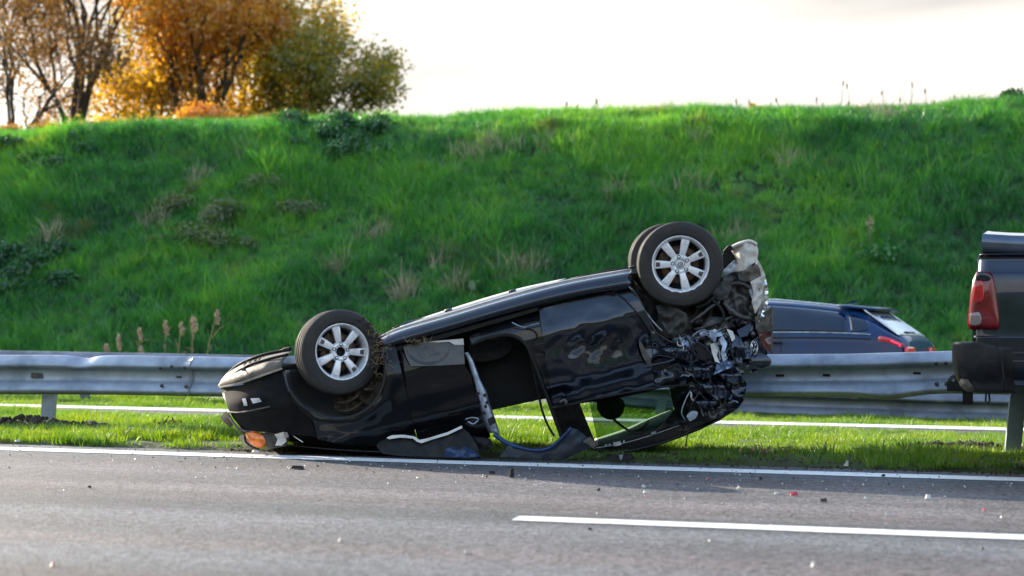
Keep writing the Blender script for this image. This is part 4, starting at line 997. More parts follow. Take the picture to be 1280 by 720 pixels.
# --- sill
def row(pts, d): return [(x, y, d) for x, y in pts]
top = [(474, 422), (500, 410), (560, 392.5), (640, 368.5), (709, 351), (788, 337)]
mid = [(476, 425), (502, 414.5), (560, 398), (640, 374.5), (709, 357), (789, 342)]
mid2 = [(478, 430), (504, 421), (560, 405), (640, 381.5), (709, 364), (790, 350)]
bot = [(480, 433), (506, 426), (560, 411), (640, 388.5), (710, 371), (791, 356.5)]
slab('sill', [row(top, .17), row(mid, .085), row(mid2, .045), row(bot, .04), [(x, y + 3, .08) for x, y in bot]], M['paint'], car, 8, .006)
strip('sill_flange', [(x, y - .3, .175) for x, y in top], .007, M['cream'], car, 5)
slab('underbody_edge', [[(500, 409, .18), (560, 391.5, .18), (640, 367.5, .18), (700, 353, .18)], [(500, 407, .30), (560, 387, .32), (640, 363, .32), (707, 348, .30)], [(506, 408, .5), (560, 388, .5), (640, 364, .5), (707, 349, .5)]], M['cream'], car, 8, .004, wob=.01)  # sunlit band along the upturned floor, put into a pale colour
slab('underbody_edge', [[(712, 351, .18), (750, 344.5, .18), (788, 337.5, .18)], [(713, 348.5, .30), (750, 340.5, .32), (788, 334, .30)]], M['steel_dark'], car, 8, .01)
strip('jack_point', [(492, 411, .22), (506, 405, .26), (520, 401, .28), (538, 397.5, .25)], .012, M['paint_scuffed'], car)
strip('brake_line', [(712, 350, .24), (745, 342, .28), (789, 334.5, .24)], .009, M['plastic'], car)
for x, y in ((700, 353), (790, 334), (560, 388), (640, 364)): strip('floor_bracket', [(x - 4, y + 1, .24), (x + 5, y - 1.5, .24)], .012, M['steel_dark'], car)
relief('sill_seam', [(484, 437), (560, 415.5), (640, 393), (672, 384), (673, 388), (640, 398), (560, 421), (486, 442)], .085, M['plastic'], car, 4, .01)

# --- front door (folded, lower band catches the light)
relief('front_door', [(503, 440), (512, 457), (580, 455), (588, 468), (594, 488), (601, 510), (611, 536), (613, 546), (598, 556), (560, 560), (525, 560), (515, 522), (508, 486)], lambda x, y: side(x, y) + .012 + .012 * n3(x * .03, y * .03, 6), M['paint_flat'], car, 5, .03)
dz0 = lambda x, y: .075 + (y - 440) * -.0036
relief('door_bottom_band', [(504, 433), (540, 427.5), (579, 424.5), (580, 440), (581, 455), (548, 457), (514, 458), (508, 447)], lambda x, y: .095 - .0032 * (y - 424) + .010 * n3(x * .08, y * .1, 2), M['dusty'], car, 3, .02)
relief('door_bottom_edge', [(504, 432), (540, 426.5), (579, 423.2), (579.5, 427), (541, 430), (505, 436)], .085, M['cream'], car, 3, .02)
relief('torn_corner', [(560, 426), (579, 423.5), (580, 431), (568, 431)], .07, M['cream'], car, 3, .01)
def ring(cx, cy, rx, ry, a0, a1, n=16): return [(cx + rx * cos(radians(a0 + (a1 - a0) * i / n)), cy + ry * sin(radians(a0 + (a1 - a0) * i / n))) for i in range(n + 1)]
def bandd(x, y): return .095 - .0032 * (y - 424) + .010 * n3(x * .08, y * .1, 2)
for rx, ry, a0, a1, rad in ((27, 21, 5, 170, .0035), (25, 19, 20, 150, .002)):  # front wheel's reflection in the band, drawn as dark arcs
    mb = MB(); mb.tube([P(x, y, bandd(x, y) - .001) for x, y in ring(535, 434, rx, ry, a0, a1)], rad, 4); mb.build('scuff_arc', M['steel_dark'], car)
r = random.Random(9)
for a, b in (((524, 444), (532, 434)), ((532, 434), (542, 443)), ((540, 436), (553, 446)), ((527, 447), (536, 445))):  # spokes of the same drawn wheel reflection
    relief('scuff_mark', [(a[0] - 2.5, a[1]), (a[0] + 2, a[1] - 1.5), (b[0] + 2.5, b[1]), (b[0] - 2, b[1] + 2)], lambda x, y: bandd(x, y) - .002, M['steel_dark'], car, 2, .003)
# --- torn door edge (bright steel)
EDGE_L = [(580, 441), (583, 450), (588, 468), (593, 486), (599, 506), (604, 524), (611, 541)]
EDGE_R = [(585, 440), (592, 452), (600, 474), (608, 490), (612, 505), (619, 524), (625, 543)]
def ed(i): return .04 - .002 * i
slab('torn_door_edge', [[(x, y, .11) for x, y in EDGE_L], [(x + (x2 - x) * .3, y, .03) for (x, y), (x2, _) in zip(EDGE_L, EDGE_R)], [(x + (x2 - x) * .75, (y + y2) / 2, .015) for (x, y), (x2, y2) in zip(EDGE_L, EDGE_R)], [(x, y, .09) for x, y in EDGE_R]], M['steel'], car, 5, .004, wob=.02, seed=3)
for x, y in ((606, 494), (609, 503), (607, 508), (604, 516), (612, 527), (597, 492)):
    mb = MB(); mb.lathe([(.0005, .004), (.012, .003), (.013, -.01)], P(x, y, .012), (0, -1, 0), 10); mb.build('hole', M['interior'], car)
relief('latch_opening', [(609, 524), (617, 520), (620, 528), (612, 533)], .008, M['interior'], car, 2, .008)
strip('hinge_link', [(582, 524, .02), (590, 522, .0), (598, 524, .0), (592, 530, .01), (585, 527, .01)], .006, M['steel'], car)

# --- opening, pillars, belts
relief('door_opening_frame', [(586, 421), (640, 398), (673, 388), (676, 410), (682, 440), (690, 480), (704, 510), (712, 560), (702, 556), (694, 528), (684, 498), (672, 462), (662, 436), (652, 424), (636, 418), (612, 421), (590, 430)], lambda x, y: side(x, y) + .075, M['paint_scuffed'], car, 4, .03)
strip('door_seal', [(588, 431, .10), (612, 422, .09), (636, 419, .085), (652, 425, .085), (662, 438, .085), (672, 464, .09), (686, 502, .12), (696, 530, .16), (706, 556, .2)], .014, M['plastic'], car)
strip('wiring', [(640, 403, .07), (648, 407, .06), (656, 409, .055), (666, 406, .05), (675, 404, .05)], .005, M['steel'], car)
strip('wiring', [(658, 410, .08), (668, 414, .07), (671, 422, .065), (664, 428, .065), (668, 436, .065), (680, 442, .07), (686, 446, .07)], .007, M['plastic'], car)
relief('floor_cover', [(590, 425), (640, 408), (664, 416), (655, 426), (620, 440), (596, 440)], .42, M['interior'], car, 6, .08)
relief('seat_base', crom([(586, 432), (612, 426), (634, 424), (640, 434), (628, 446), (604, 452), (588, 450)], 3), lambda x, y: .40 - .03 * sin((x - 586) * .05), M['fabric'], car, 5, .42)
relief('seat_rail', [(612, 424), (634, 422), (622, 432), (616, 431)], .38, M['steel_dark'], car, 3, .02)
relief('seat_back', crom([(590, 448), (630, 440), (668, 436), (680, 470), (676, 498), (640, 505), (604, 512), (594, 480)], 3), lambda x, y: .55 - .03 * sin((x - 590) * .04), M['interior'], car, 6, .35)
strip('seat_belt', [(662, 440, .22), (668, 468, .22), (673, 492, .22), (678, 514, .22), (686, 534, .22), (693, 545, .22)], .009, M['plastic'], car)
relief('rear_pillar', [(683, 500), (722, 497), (730, 518), (738, 538), (747, 560), (712, 562), (702, 540)], lambda x, y: side(x, y) + .06, M['plastic'], car, 5, .05)
strip('door_hinge', [(700, 503, .02), (706, 500, .0), (708, 505, .0)], .012, M['steel_dark'], car)

# --- rear door with its dent
def doord(x, y):
    d = side(x, y); u, v = pxuv(x, y)
    d += .012 * math.exp(-((v - .17) / .04) ** 2)                                # crease under the bright band
    e = math.exp(-(((x - 745) / 44) ** 2 + ((y - 433 + .12 * (x - 745)) / 15) ** 2) * 1.0)
    d += .045 * e + .016 * e * sin((x + y * .6) * .22) + .01 * e * n3(x * .2, y * .2, 5)
    d += .05 * math.exp(-(((x - 812) / 12) ** 2 + ((y - 430) / 26) ** 2))
    d += .018 * max(0, n3(x * .05, y * .06, 2)) 
    return d
RD_ = [(674, 386.5), (700, 380), (730, 373), (757, 366.5), (770, 368), (781, 376), (792, 388), (803, 402), (812, 418), (815, 440), (816, 462), (818, 482), (795, 488.5), (760, 494), (735, 498), (712, 504), (693, 508), (688, 490), (684, 462), (680, 430), (676, 405)]
relief('rear_door', RD_, doord, M['paint'], car, 3.5, .03)
strip('door_gap', [(x, y, doord(x, y) + .008) for x, y in [(757, 366.5), (770, 367.5), (782, 375.5), (793, 387.5), (804, 401), (813, 417)]], .007, M['interior'], car)
strip('window_seal', [(690, 510, .05), (712, 506, .05), (740, 499, .05), (790, 490, .05), (825, 484, .05), (862, 481, .06)], .009, M['plastic'], car)
# scuffed skin in the dent
relief('scuffed_dent', crom([(686, 432), (702, 430), (718, 424), (735, 419), (757, 420), (775, 414), (790, 413), (788, 424), (777, 438), (760, 449), (744, 455), (730, 451), (716, 443), (696, 441)], 3), lambda x, y: doord(x, y) - .002, M['paint_scuffed'], car, 2.6, .003)
relief('rear_fender', [(762, 364), (784, 358.5), (791, 362), (800, 377), (810, 396), (820, 416), (838, 428), (850, 433), (858, 444), (872, 456), (868, 472), (862, 481), (840, 482), (819, 483), (817, 460), (816, 438), (813, 415), (803, 399), (792, 385), (781, 373), (771, 366)], lambda x, y: side(x, y) + .01 + .05 * math.exp(-(((x - 835) / 15) ** 2 + ((y - 460) / 8) ** 2)) + .02 * n3(x * .09, y * .09, 6) * min(1, max(0, (y - 400) / 30)) * 2, M['paint'], car, 3.5, .014)
strip('arch_flange', [(790, 360, .04), (799, 374, .03), (808, 392, .02), (817, 411, .015), (826, 420, .015), (842, 428, .02), (852, 420, .04), (858, 416, .06)], .007, M['paint_scuffed'], car)
strip('arch_flange', [(786, 358, .05), (795, 368, .05), (806, 388, .05), (818, 404, .06), (828, 414, .06)], .006, M['steel'], car)
relief('bare_metal_patch', [(799, 424), (803, 430), (812, 446), (815, 456), (809, 456), (803, 445), (799, 432)], lambda x, y: side(x, y) - .006, M['brownbumper'], car, 2.5, .006)
strip('door_handle', [(808, 459, -.01), (818, 456, -.03), (832, 453, -.03), (844, 449, -.01)], .010, M['paint'], car)
relief('handle_recess', crom([(812, 455), (824, 448), (836, 449), (838, 456), (826, 463), (815, 463)], 3), lambda x, y: side(x, y) - .002, M['interior'], car, 3, .004)

# --- rear side window and what is seen through it
relief('roof_side_rail', [(706, 556), (744, 558), (772, 552), (806, 543), (838, 531), (862, 524), (885, 516), (908, 500), (926, 492), (930, 500), (922, 511), (902, 524), (876, 537), (846, 549), (812, 560), (782, 567), (752, 570), (722, 568)], lambda x, y: side(x, y) + .02, M['paint_flat'], car, 4, .06)
slab('roof', [[(560, 560, .55), (640, 570, .5), (700, 568, .42), (752, 568, .30), (820, 556, .32), (900, 524, .34)], [(560, 560, .9), (640, 568, .9), (700, 566, .9), (752, 565, .9), (820, 553, .9), (895, 524, .9)], [(600, 556, 1.45), (650, 562, 1.45), (700, 560, 1.45), (745, 552, 1.45), (800, 532, 1.45), (880, 505, 1.45)]], M['paint_flat'], car, 8, .02)
slab('headliner', [[(742, 561, .36), (780, 554, .36), (812, 545, .36), (850, 532, .36)], [(741, 556, .7), (780, 546, .7), (812, 534, .7), (848, 523, .7)], [(744, 549, 1.3), (780, 537, 1.3), (810, 524, 1.3), (838, 513, 1.3)]], M['headliner'], car, 8, .01)
strip('grab_handle', [(786, 538, .8), (792, 539, .72), (802, 536, .72), (810, 529, .75), (811, 526, .8)], .010, M['headliner'], car)
relief('window_glass', [(736, 500), (790, 492), (838, 485), (842, 505), (840, 520), (812, 543), (780, 552), (748, 557)], lambda x, y: side(x, y) + .07, M['glass'], car, 8, .004)
relief('headrest', crom([(747, 499), (765, 496), (779, 500), (780, 512), (775, 521), (764, 525), (753, 521), (747, 512)], 3), lambda x, y: .5 - .05 * math.sqrt(max(0, 1 - ((x - 763) / 18) ** 2)), M['fabric'], car, 4, .12)
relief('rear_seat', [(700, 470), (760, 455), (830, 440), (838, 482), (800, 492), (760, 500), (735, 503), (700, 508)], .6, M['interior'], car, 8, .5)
strip('headrest_post', [(766, 523, .5), (774, 530, .42), (785, 537.5, .36), (796, 541, .34), (806, 540, .33)], .010, M['plastic'], car)
relief('rail_label', [(766, 553), (775, 551), (777, 556), (768, 558)], lambda x, y: side(x, y) - .006, M['clear_lens'], car, 2, .005)
for a in ((756, 557, 3), (761, 556, 2), (779, 552, 2), (814, 541, 6)): relief('rail_clip', [(a[0], a[1] - 2), (a[0] + a[2], a[1] - 3), (a[0] + a[2], a[1] + 1), (a[0], a[1] + 2)], lambda x, y: side(x, y) - .004, M['steel'], car, 2, .005)
strip('window_trim', [(748, 556, .16), (790, 547, .17), (828, 535, .18), (842, 529, .18)], .006, M['plastic'], car)
relief('quarter_pillar', [(836, 484), (866, 481), (880, 485), (905, 500), (890, 514), (862, 524), (840, 530), (828, 532), (843, 512)], crumple(lambda x, y: side(x, y) + .04, .035, 13, 5), M['paint_scuffed'], car, 3, .03)
strip('pillar_crease', [(862, 490, .02), (856, 502, .0), (852, 516, .01), (857, 526, .05)], .005, M['steel'], car)
strip('pillar_crease', [(866, 488, .02), (874, 489, .0), (868, 500, .0), (862, 512, .02)], .006, M['paint_scuffed'], car)
relief('torn_lens', crom([(858, 520), (864, 514), (872, 515), (870, 522), (862, 527)], 3), .05, M['steel'], car, 2, .01)
strip('aerial', [(861, 535, .1), (859, 545, .08), (857, 558, .08)], .005, M['plastic'], car)

# --- crushed rear
relief('inner_arch', [(790, 352), (830, 378), (880, 372), (905, 345), (930, 350), (948, 395), (930, 420), (880, 432), (850, 432), (822, 412), (805, 385)], crumple(.32, .10, 18, 11), M['steel_dark'], car, 4, .3)
relief('crushed_liner', [(820, 382), (838, 380), (858, 392), (862, 402), (852, 420), (846, 428), (835, 416), (826, 402)], crumple(.10, .05, 11, 13), M['liner'], car, 2.6, .01)
relief('black_bracket', [(893, 352), (912, 351), (915, 360), (909, 372), (898, 377), (890, 366)], crumple(.10, .02, 9, 14), M['liner'], car, 3, .05)
for i, (a, m_, rr_) in enumerate([([(862, 404, .1), (876, 394, .08), (888, 384, .1), (900, 378, .1)], 'steel_dark', .014), ([(868, 412, .12), (884, 408, .08), (905, 400, .08), (925, 392, .1)], 'steel_dark', .012), ([(905, 378, .08), (914, 388, .05), (926, 396, .06), (938, 398, .1)], 'steel_dark', .018),
        ([(888, 372, .1), (900, 384, .06), (905, 396, .05), (898, 408, .08)], 'plastic', .012), ([(930, 340, .18), (940, 350, .12), (948, 362, .12)], 'steel', .010), ([(912, 356, .14), (926, 354, .12), (940, 360, .12), (950, 358, .14)], 'steel_dark', .016), ([(870, 384, .12), (882, 380, .1), (896, 368, .1)], 'plastic', .016)]):
    strip('suspension_arm', a, rr_, M[m_], car)
relief('muffler', crom([(878, 402), (890, 396), (905, 398), (912, 408), (904, 418), (888, 420), (878, 412)], 3), bulge(895, 408, 20, 14, .07, .16), M['steel_dark'], car, 3, .08)
# bumper lining, pale, sunlit
relief('bumper_lining', crom([(913, 310), (922, 306), (935, 302), (944, 304), (948, 312), (947, 322), (943, 330), (934, 339), (925, 341), (915, 344), (908, 352), (905, 349), (905, 343), (915, 335), (922, 326), (917, 317)], 2), crumple(lambda x, y: .18 + .008 * abs(x - 932) * .6, .05, 17, 21), M['cream'], car, 2.6, .03)
slab('bumper_lining_top', [[(912, 311, .20), (922, 306, .18), (936, 301.5, .18), (946, 306, .22)], [(914, 309, .4), (924, 304, .45), (937, 301, .45), (946, 305, .45)], [(916, 316, .7), (925, 314, .75), (936, 312, .75), (944, 316, .7)]], M['cream'], car, 6, .02, wob=.03)
relief('bumper_lining', [(904, 338), (918, 325), (923, 328), (912, 342), (905, 345)], crumple(.14, .02, 8, 22), M['steel'], car, 2.5, .015)
relief('lining_shadow_gap', [(903, 318), (913, 309), (920, 325), (908, 336), (903, 334)], .30, M['interior'], car, 4, .02)
strip('lining_bracket', [(905, 315, .2), (912, 308, .17), (915, 313, .17)], .012, M['plastic'], car)
relief('bumper_beam', crom([(946, 323), (952, 333), (957, 346), (959, 362), (958, 378), (954, 392), (948, 398), (949, 384), (952, 366), (950, 350), (945, 336)], 2), crumple(.10, .03, 9, 24), M['cream'], car, 2.3, .05)
relief('chrome_trim', crom([(956, 345), (960, 360), (960, 380), (955, 396), (948, 402), (953, 388), (956, 368)], 2), crumple(.06, .02, 8, 25), M['chrome'], car, 2.3, .012)
relief('bumper_core', [(904, 346), (916, 340), (930, 338), (944, 328), (951, 338), (954, 356), (953, 378), (948, 400), (930, 402), (912, 392), (902, 372)], crumple(.17, .06, 10, 61), M['steel_dark'], car, 3, .2)
relief('lining_fold', crom([(922, 341), (934, 337), (946, 330), (951, 342), (950, 356), (942, 350), (932, 352), (924, 349)], 2), crumple(.10, .05, 8, 63), M['brownbumper'], car, 2.4, .02)
relief('lining_fold', [(938, 352), (950, 346), (954, 362), (951, 380), (944, 392), (940, 378), (942, 364)], crumple(.08, .03, 8, 65), M['cream'], car, 2.4, .02)
relief('lining_panel', [(936, 362), (948, 356), (951, 366), (947, 378), (940, 374)], crumple(.10, .01, 9, 26), M['steel'], car, 2.5, .01)
relief('tail_lamp', [(944, 396), (955, 390), (965, 383), (966, 400), (965, 420), (955, 416), (945, 412)], crumple(.07, .03, 9, 27), M['brownbumper'], car, 2.5, .012)
relief('tail_lamp_lens', [(946, 411), (956, 415), (965, 418), (964.5, 440), (956, 437), (950, 426)], crumple(.065, .01, 9, 28), M['red_dark'], car, 2.5, .012)
strip('lamp_edge', [(965, 383, .055), (965.5, 400, .05), (965, 420, .05), (964, 441, .06)], .007, M['brownbumper'], car)
# tailgate with emblem
relief('tailgate', [(884, 416), (900, 404), (914, 398), (930, 398), (944, 402), (950, 416), (954, 430), (960, 442), (950, 456), (936, 464), (918, 466), (905, 458), (893, 440)], crumple(.12, .04, 22, 31), M['paint'], car, 5, .03, smooth=False)
relief('tailgate_facet', [(921, 413), (938, 404), (940, 409), (934, 420), (925, 422)], lambda x, y: .085 - .003 * (y - 404), M['paint'], car, 3, .008)
emblem(P(943, 434, .045), Vector((.80, -.60, .02)).normalized(), Vector((.60, .80, 0)), Vector((0, 0, 1)), .055, M['chrome'], car, -.15)
relief('bumper_corner', crom([(936, 452), (946, 441), (958, 444), (964, 450), (962, 457), (950, 461), (940, 466)], 2), bulge(950, 453, 20, 14, .05, .12), M['paint'], car, 3, .06)
relief('bumper_flange', [(905, 459), (922, 458), (942, 455), (946, 458), (934, 465), (914, 468)], crumple(.04, .01, 12, 33), M['paint'], car, 3, .012)
# crumpled sheet metal: overlapping torn panels, folded along sharp creases
def folds(base, lines, amp=.05, rnd_=.006, seed=0):
    """depth made of creases: each line (x0, y0, x1, y1, height, width) is a ridge or a valley with straight flanks"""
    def f(x, y):
        d = base
        for (x0, y0, x1, y1, h, w_) in lines:
            dx, dy = x1 - x0, y1 - y0; L2 = dx * dx + dy * dy; t = max(0, min(1, ((x - x0) * dx + (y - y0) * dy) / L2))
            r_ = math.hypot(x - x0 - t * dx, y - y0 - t * dy); d -= h * max(0, 1 - r_ / w_)
        return d + rnd_ * n3(x * .12, y * .12, seed) * 3
    return f
def ridges(pl, n, seed, hh=.05, ww=9):
    r = random.Random(seed); xs = [p[0] for p in pl]; ys = [p[1] for p in pl]; out_ = []
    for k in range(n):
        x0, y0 = r.uniform(min(xs), max(xs)), r.uniform(min(ys), max(ys)); a = r.uniform(0, pi); l = r.uniform(8, 22)
        out_.append((x0, y0, x0 + l * cos(a), y0 + l * sin(a), r.choice((-1, 1)) * hh * r.uniform(.5, 1.2), ww * r.uniform(.6, 1.4)))
    return out_
SH = [([(826, 430), (846, 414), (862, 420), (878, 434), (886, 450), (872, 460), (858, 454), (842, 442)], .06, 5, 'paint'),
      ([(856, 420), (872, 412), (888, 417), (902, 430), (908, 448), (896, 462), (880, 454), (866, 440)], .02, 6, 'paint'),
      ([(850, 450), (872, 447), (890, 456), (904, 470), (912, 488), (900, 502), (886, 492), (870, 476)], .04, 6, 'paint'),
      ([(880, 450), (898, 447), (916, 460), (927, 474), (928, 490), (914, 503), (902, 486), (888, 468)], .02, 6, 'paint'),
      ([(860, 478), (880, 474), (902, 494), (916, 504), (904, 518), (888, 526), (872, 516), (864, 498)], .07, 5, 'paint_scuffed'),
      ([(838, 434), (860, 440), (880, 456), (892, 472), (874, 476), (854, 463)], .02, 4, 'paint'),
      ([(896, 414), (908, 407), (919, 420), (926, 440), (929, 458), (914, 454), (903, 436)], .01, 4, 'paint'),
      ([(906, 472), (924, 468), (934, 480), (931, 493), (920, 502), (909, 490)], .05, 4, 'paint')]
for i, (pl, b, nr, m_) in enumerate(SH):
    relief('crumpled_sheet', pl, folds(b + .02, ridges(pl, nr, 300 + i), seed=i), M[m_], car, 2.4, .008, jag=1.2, seed=i)
TORN = [([(866, 420), (878, 412), (892, 416), (902, 412), (908, 422)], .0), ([(880, 416), (890, 424), (898, 436), (900, 450)], -.01), ([(902, 412), (911, 424), (914, 440), (920, 452)], -.01), ([(862, 428), (868, 442), (880, 450), (892, 448)], -.01),
        ([(856, 418), (862, 430), (860, 444)], .0), ([(882, 466), (890, 478), (902, 488), (908, 500)], -.01), ([(868, 482), (880, 496), (892, 512)], .02), ([(912, 460), (920, 474), (926, 486)], -.02), ([(846, 438), (858, 450), (866, 462), (880, 470)], -.0)]
for i, (pl, d) in enumerate(TORN):
    c = crom([(x, y, d + .03 * n3(x * .2, y * .2, i)) for x, y in pl], 6); rr_ = [.004 + .006 * abs(n3(k * .7, i * 3.3)) for k in range(len(c))]
    mb = MB(); mb.tube([P(q[0] + 1.6 * n3(q[0] * .4, q[1] * .4, i), q[1] + 1.6 * n3(q[0] * .4, q[1] * .4, i + 5), q[2] - .02) for q in c], rr_, 4); mb.build('torn_metal_edge', M['steel'] if i in (0, 1) else M['paint_scuffed'], car, False)
SHARD = [([(884, 414), (894, 411), (898, 415), (905, 413), (903, 420), (896, 421), (894, 428), (889, 424)], 'steel', -.04), ([(898, 424), (904, 420), (909, 430), (906, 440), (910, 448), (904, 452), (901, 442), (903, 433)], 'steel', -.05),
         ([(888, 430), (895, 428), (899, 436), (896, 444), (900, 454), (894, 452), (890, 441)], 'cream', -.045), ([(872, 414), (880, 411), (886, 417), (878, 421)], 'steel', -.03), ([(908, 411), (916, 414), (919, 423), (915, 427), (912, 419)], 'cream', -.03),
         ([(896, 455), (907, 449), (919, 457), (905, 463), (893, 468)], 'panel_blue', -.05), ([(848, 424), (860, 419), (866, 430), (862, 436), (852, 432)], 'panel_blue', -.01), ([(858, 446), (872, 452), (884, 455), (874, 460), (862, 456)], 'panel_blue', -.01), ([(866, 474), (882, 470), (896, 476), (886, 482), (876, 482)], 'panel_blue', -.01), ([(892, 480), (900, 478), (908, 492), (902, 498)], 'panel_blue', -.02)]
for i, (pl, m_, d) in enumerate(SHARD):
    # thin tongues of sheet bent up to the sky
    ys = [p[1] for p in pl]; y0, y1 = min(ys), max(ys)
    relief('metal_shard', pl, (lambda y0, y1, d, i: lambda x, y: d + (.09 if i >= 5 else .04) * (1 - (y - y0) / (y1 - y0 + .1)) + .012 * n3(x * .3, y * .3, i))(y0, y1, d, i), M[m_], car, 2.2, .004)
r = random.Random(31)
for k in range(7):  # extra thin pale strips put in as highlights on the creases
    x, y = r.uniform(846, 926), r.uniform(416, 506)
    if (x - 846) * .9 + 416 < y - 62: continue
    a = r.uniform(0, pi); pts_ = []
    for q in range(5): pts_.append((x, y, -.03 + .02 * n3(x * .3, y * .3, k))); a += r.uniform(-1.1, 1.1); x += 3.4 * cos(a); y += 3.4 * sin(a)
    c = crom(pts_, 4); mb = MB(); mb.tube([P(*q) for q in c], [.002 + .006 * sin(pi * i / (len(c) - 1)) * r.uniform(.5, 1) for i in range(len(c))], 4); mb.build('torn_metal_edge', M['steel' if k % 3 else 'cream'], car, False)
# broad folded sheets that catch the sky along their upper edges
BR = [([(828, 436), (842, 424), (858, 426), (872, 440), (866, 450), (848, 448)], 'paint', .10, -.01), ([(846, 452), (862, 446), (884, 458), (894, 468), (880, 474), (862, 466)], 'paint', .12, -.02),
      ([(866, 470), (884, 466), (904, 480), (912, 496), (900, 498), (882, 486)], 'paint', .12, -.02), ([(898, 462), (914, 456), (926, 466), (930, 478), (916, 480), (904, 474)], 'paint', .12, -.03),
      ([(864, 492), (880, 490), (896, 504), (890, 514), (874, 508)], 'paint', .10, .0), ([(912, 420), (922, 416), (930, 430), (932, 448), (922, 446), (915, 434)], 'paint', .08, -.02)]
for i, (pl, m_, h_, d) in enumerate(BR):
    ys = [p[1] for p in pl]; y0, y1 = min(ys), max(ys)
    relief('folded_sheet', pl, (lambda y0, y1, d, h_, i: lambda x, y: d + h_ * max(0, 1 - (y - y0) / (.55 * (y1 - y0))) ** 1.3 + .05 * max(0, (y - y0) / (y1 - y0) - .6) + .012 * sin(x * .35 + i))(y0, y1, d, h_, i), M[m_], car, 2.2, .006, jag=.8, seed=20 + i)
relief('burst_speaker_hole', crom([(866, 432), (872, 428), (882, 434), (889, 446), (886, 452), (876, 448), (869, 441)], 3), .0, M['interior'], car, 2.5, .02)
strip('hole_ring', [(866, 433, -.015), (872, 428, -.02), (883, 435, -.02), (889, 446, -.02), (885, 452, -.015), (875, 448, -.01), (868, 441, -.01), (866, 433, -.015)], .006, M['paint_scuffed'], car)
relief('rear_floor_shell', [(862, 440), (900, 430), (940, 420), (948, 450), (926, 470), (930, 495), (912, 512), (880, 528), (862, 520)], .26, M['interior'], car, 8, .5)

# --- loose panels on the ground, each a thing of its own
fr = empty('torn_fender', on_plane(535, 572, 0)); tag(fr, 'torn black fender piece with pale bent edge lying under the wreck', 'car part')
relief('panel', [(470, 557), (475, 552), (485, 547), (500, 545), (518, 548), (524, 551), (545, 545), (577, 534), (586, 541), (596, 556), (600, 570), (560, 572), (500, 570), (478, 567)], crumple(lambda x, y: -.12 + .005 * (570 - y), .03, 28, 51), M['plastic'], fr, 3.5, .012)
relief('bent_edge', [(483, 547), (490, 544), (505, 543.5), (519, 546), (524, 550), (534, 548), (560, 540), (577, 532), (578, 535), (560, 543.5), (540, 549.5), (527, 554), (521, 552), (516, 548), (500, 547), (486, 549)], lambda x, y: -.13 + .004 * (570 - y), M['cream'], fr, 2.5, .014)
relief('blue_lining', [(556, 562), (566, 558), (574, 563), (580, 558), (590, 562), (601, 571), (580, 572), (556, 571)], crumple(-.18, .03, 9, 53), M['suv'], fr, 2.5, .01)
sp = empty('bent_panel', on_plane(690, 574, 0)); tag(sp, 'bent blue-black sill panel curling up from the verge below the opening', 'car part')
relief('panel', [(624, 571), (636, 557), (645, 557), (668, 564), (688, 560), (704, 546), (714, 535), (722, 537), (735, 547), (746, 557), (732, 562), (706, 574), (668, 573)], crumple(lambda x, y: -.08 - .14 * math.exp(-((x - 716) / 20) ** 2) * (575 - y) / 40, .022, 30, 55), mat('blue_black_panel', (.03, .04, .06), .3, .3, .6, c2=(.06, .06, .065), vscale=6, rvar=.3), sp, 3, .01)
strip('panel_edge', [(618, 543, .0), (632, 553, -.03), (650, 559.5, -.08), (668, 563, -.1), (686, 560.5, -.12), (702, 548, -.15), (714, 535, -.2)], [.02] * 10 + [.014] * 21, M['suv'], sp)
relief('panel_corner', [(727, 552), (738, 546), (746, 556), (741, 560), (735, 555)], -.14, M['brownbumper'], sp, 2.5, .01)
bx = empty('black_clump', on_plane(587, 568, 0)); tag(bx, 'black lump of torn plastic trim on the grass right of the torn fender', 'car part')
relief('lump', crom([(573, 549), (582, 545), (598, 547), (612, 549), (616, 558), (608, 563), (592, 562), (578, 562)], 2), crumple(.05, .05, 9, 57), M['plastic'], bx, 2.5, .10)
sh = empty('black_fragment', on_plane(772, 578, 0)); tag(sh, 'black plastic fragment with blue-grey side standing under the roof edge', 'debris')
relief('fragment', [(756, 574), (759, 567), (774, 569), (777, 567), (790, 567), (796, 576), (776, 577), (772, 576)], crumple(-.05, .03, 9, 58), M['plastic'], sh, 2.5, .03)
relief('chip', [(774, 569), (779, 568), (777, 576), (775, 575)], -.07, M['steel'], sh, 2, .01)
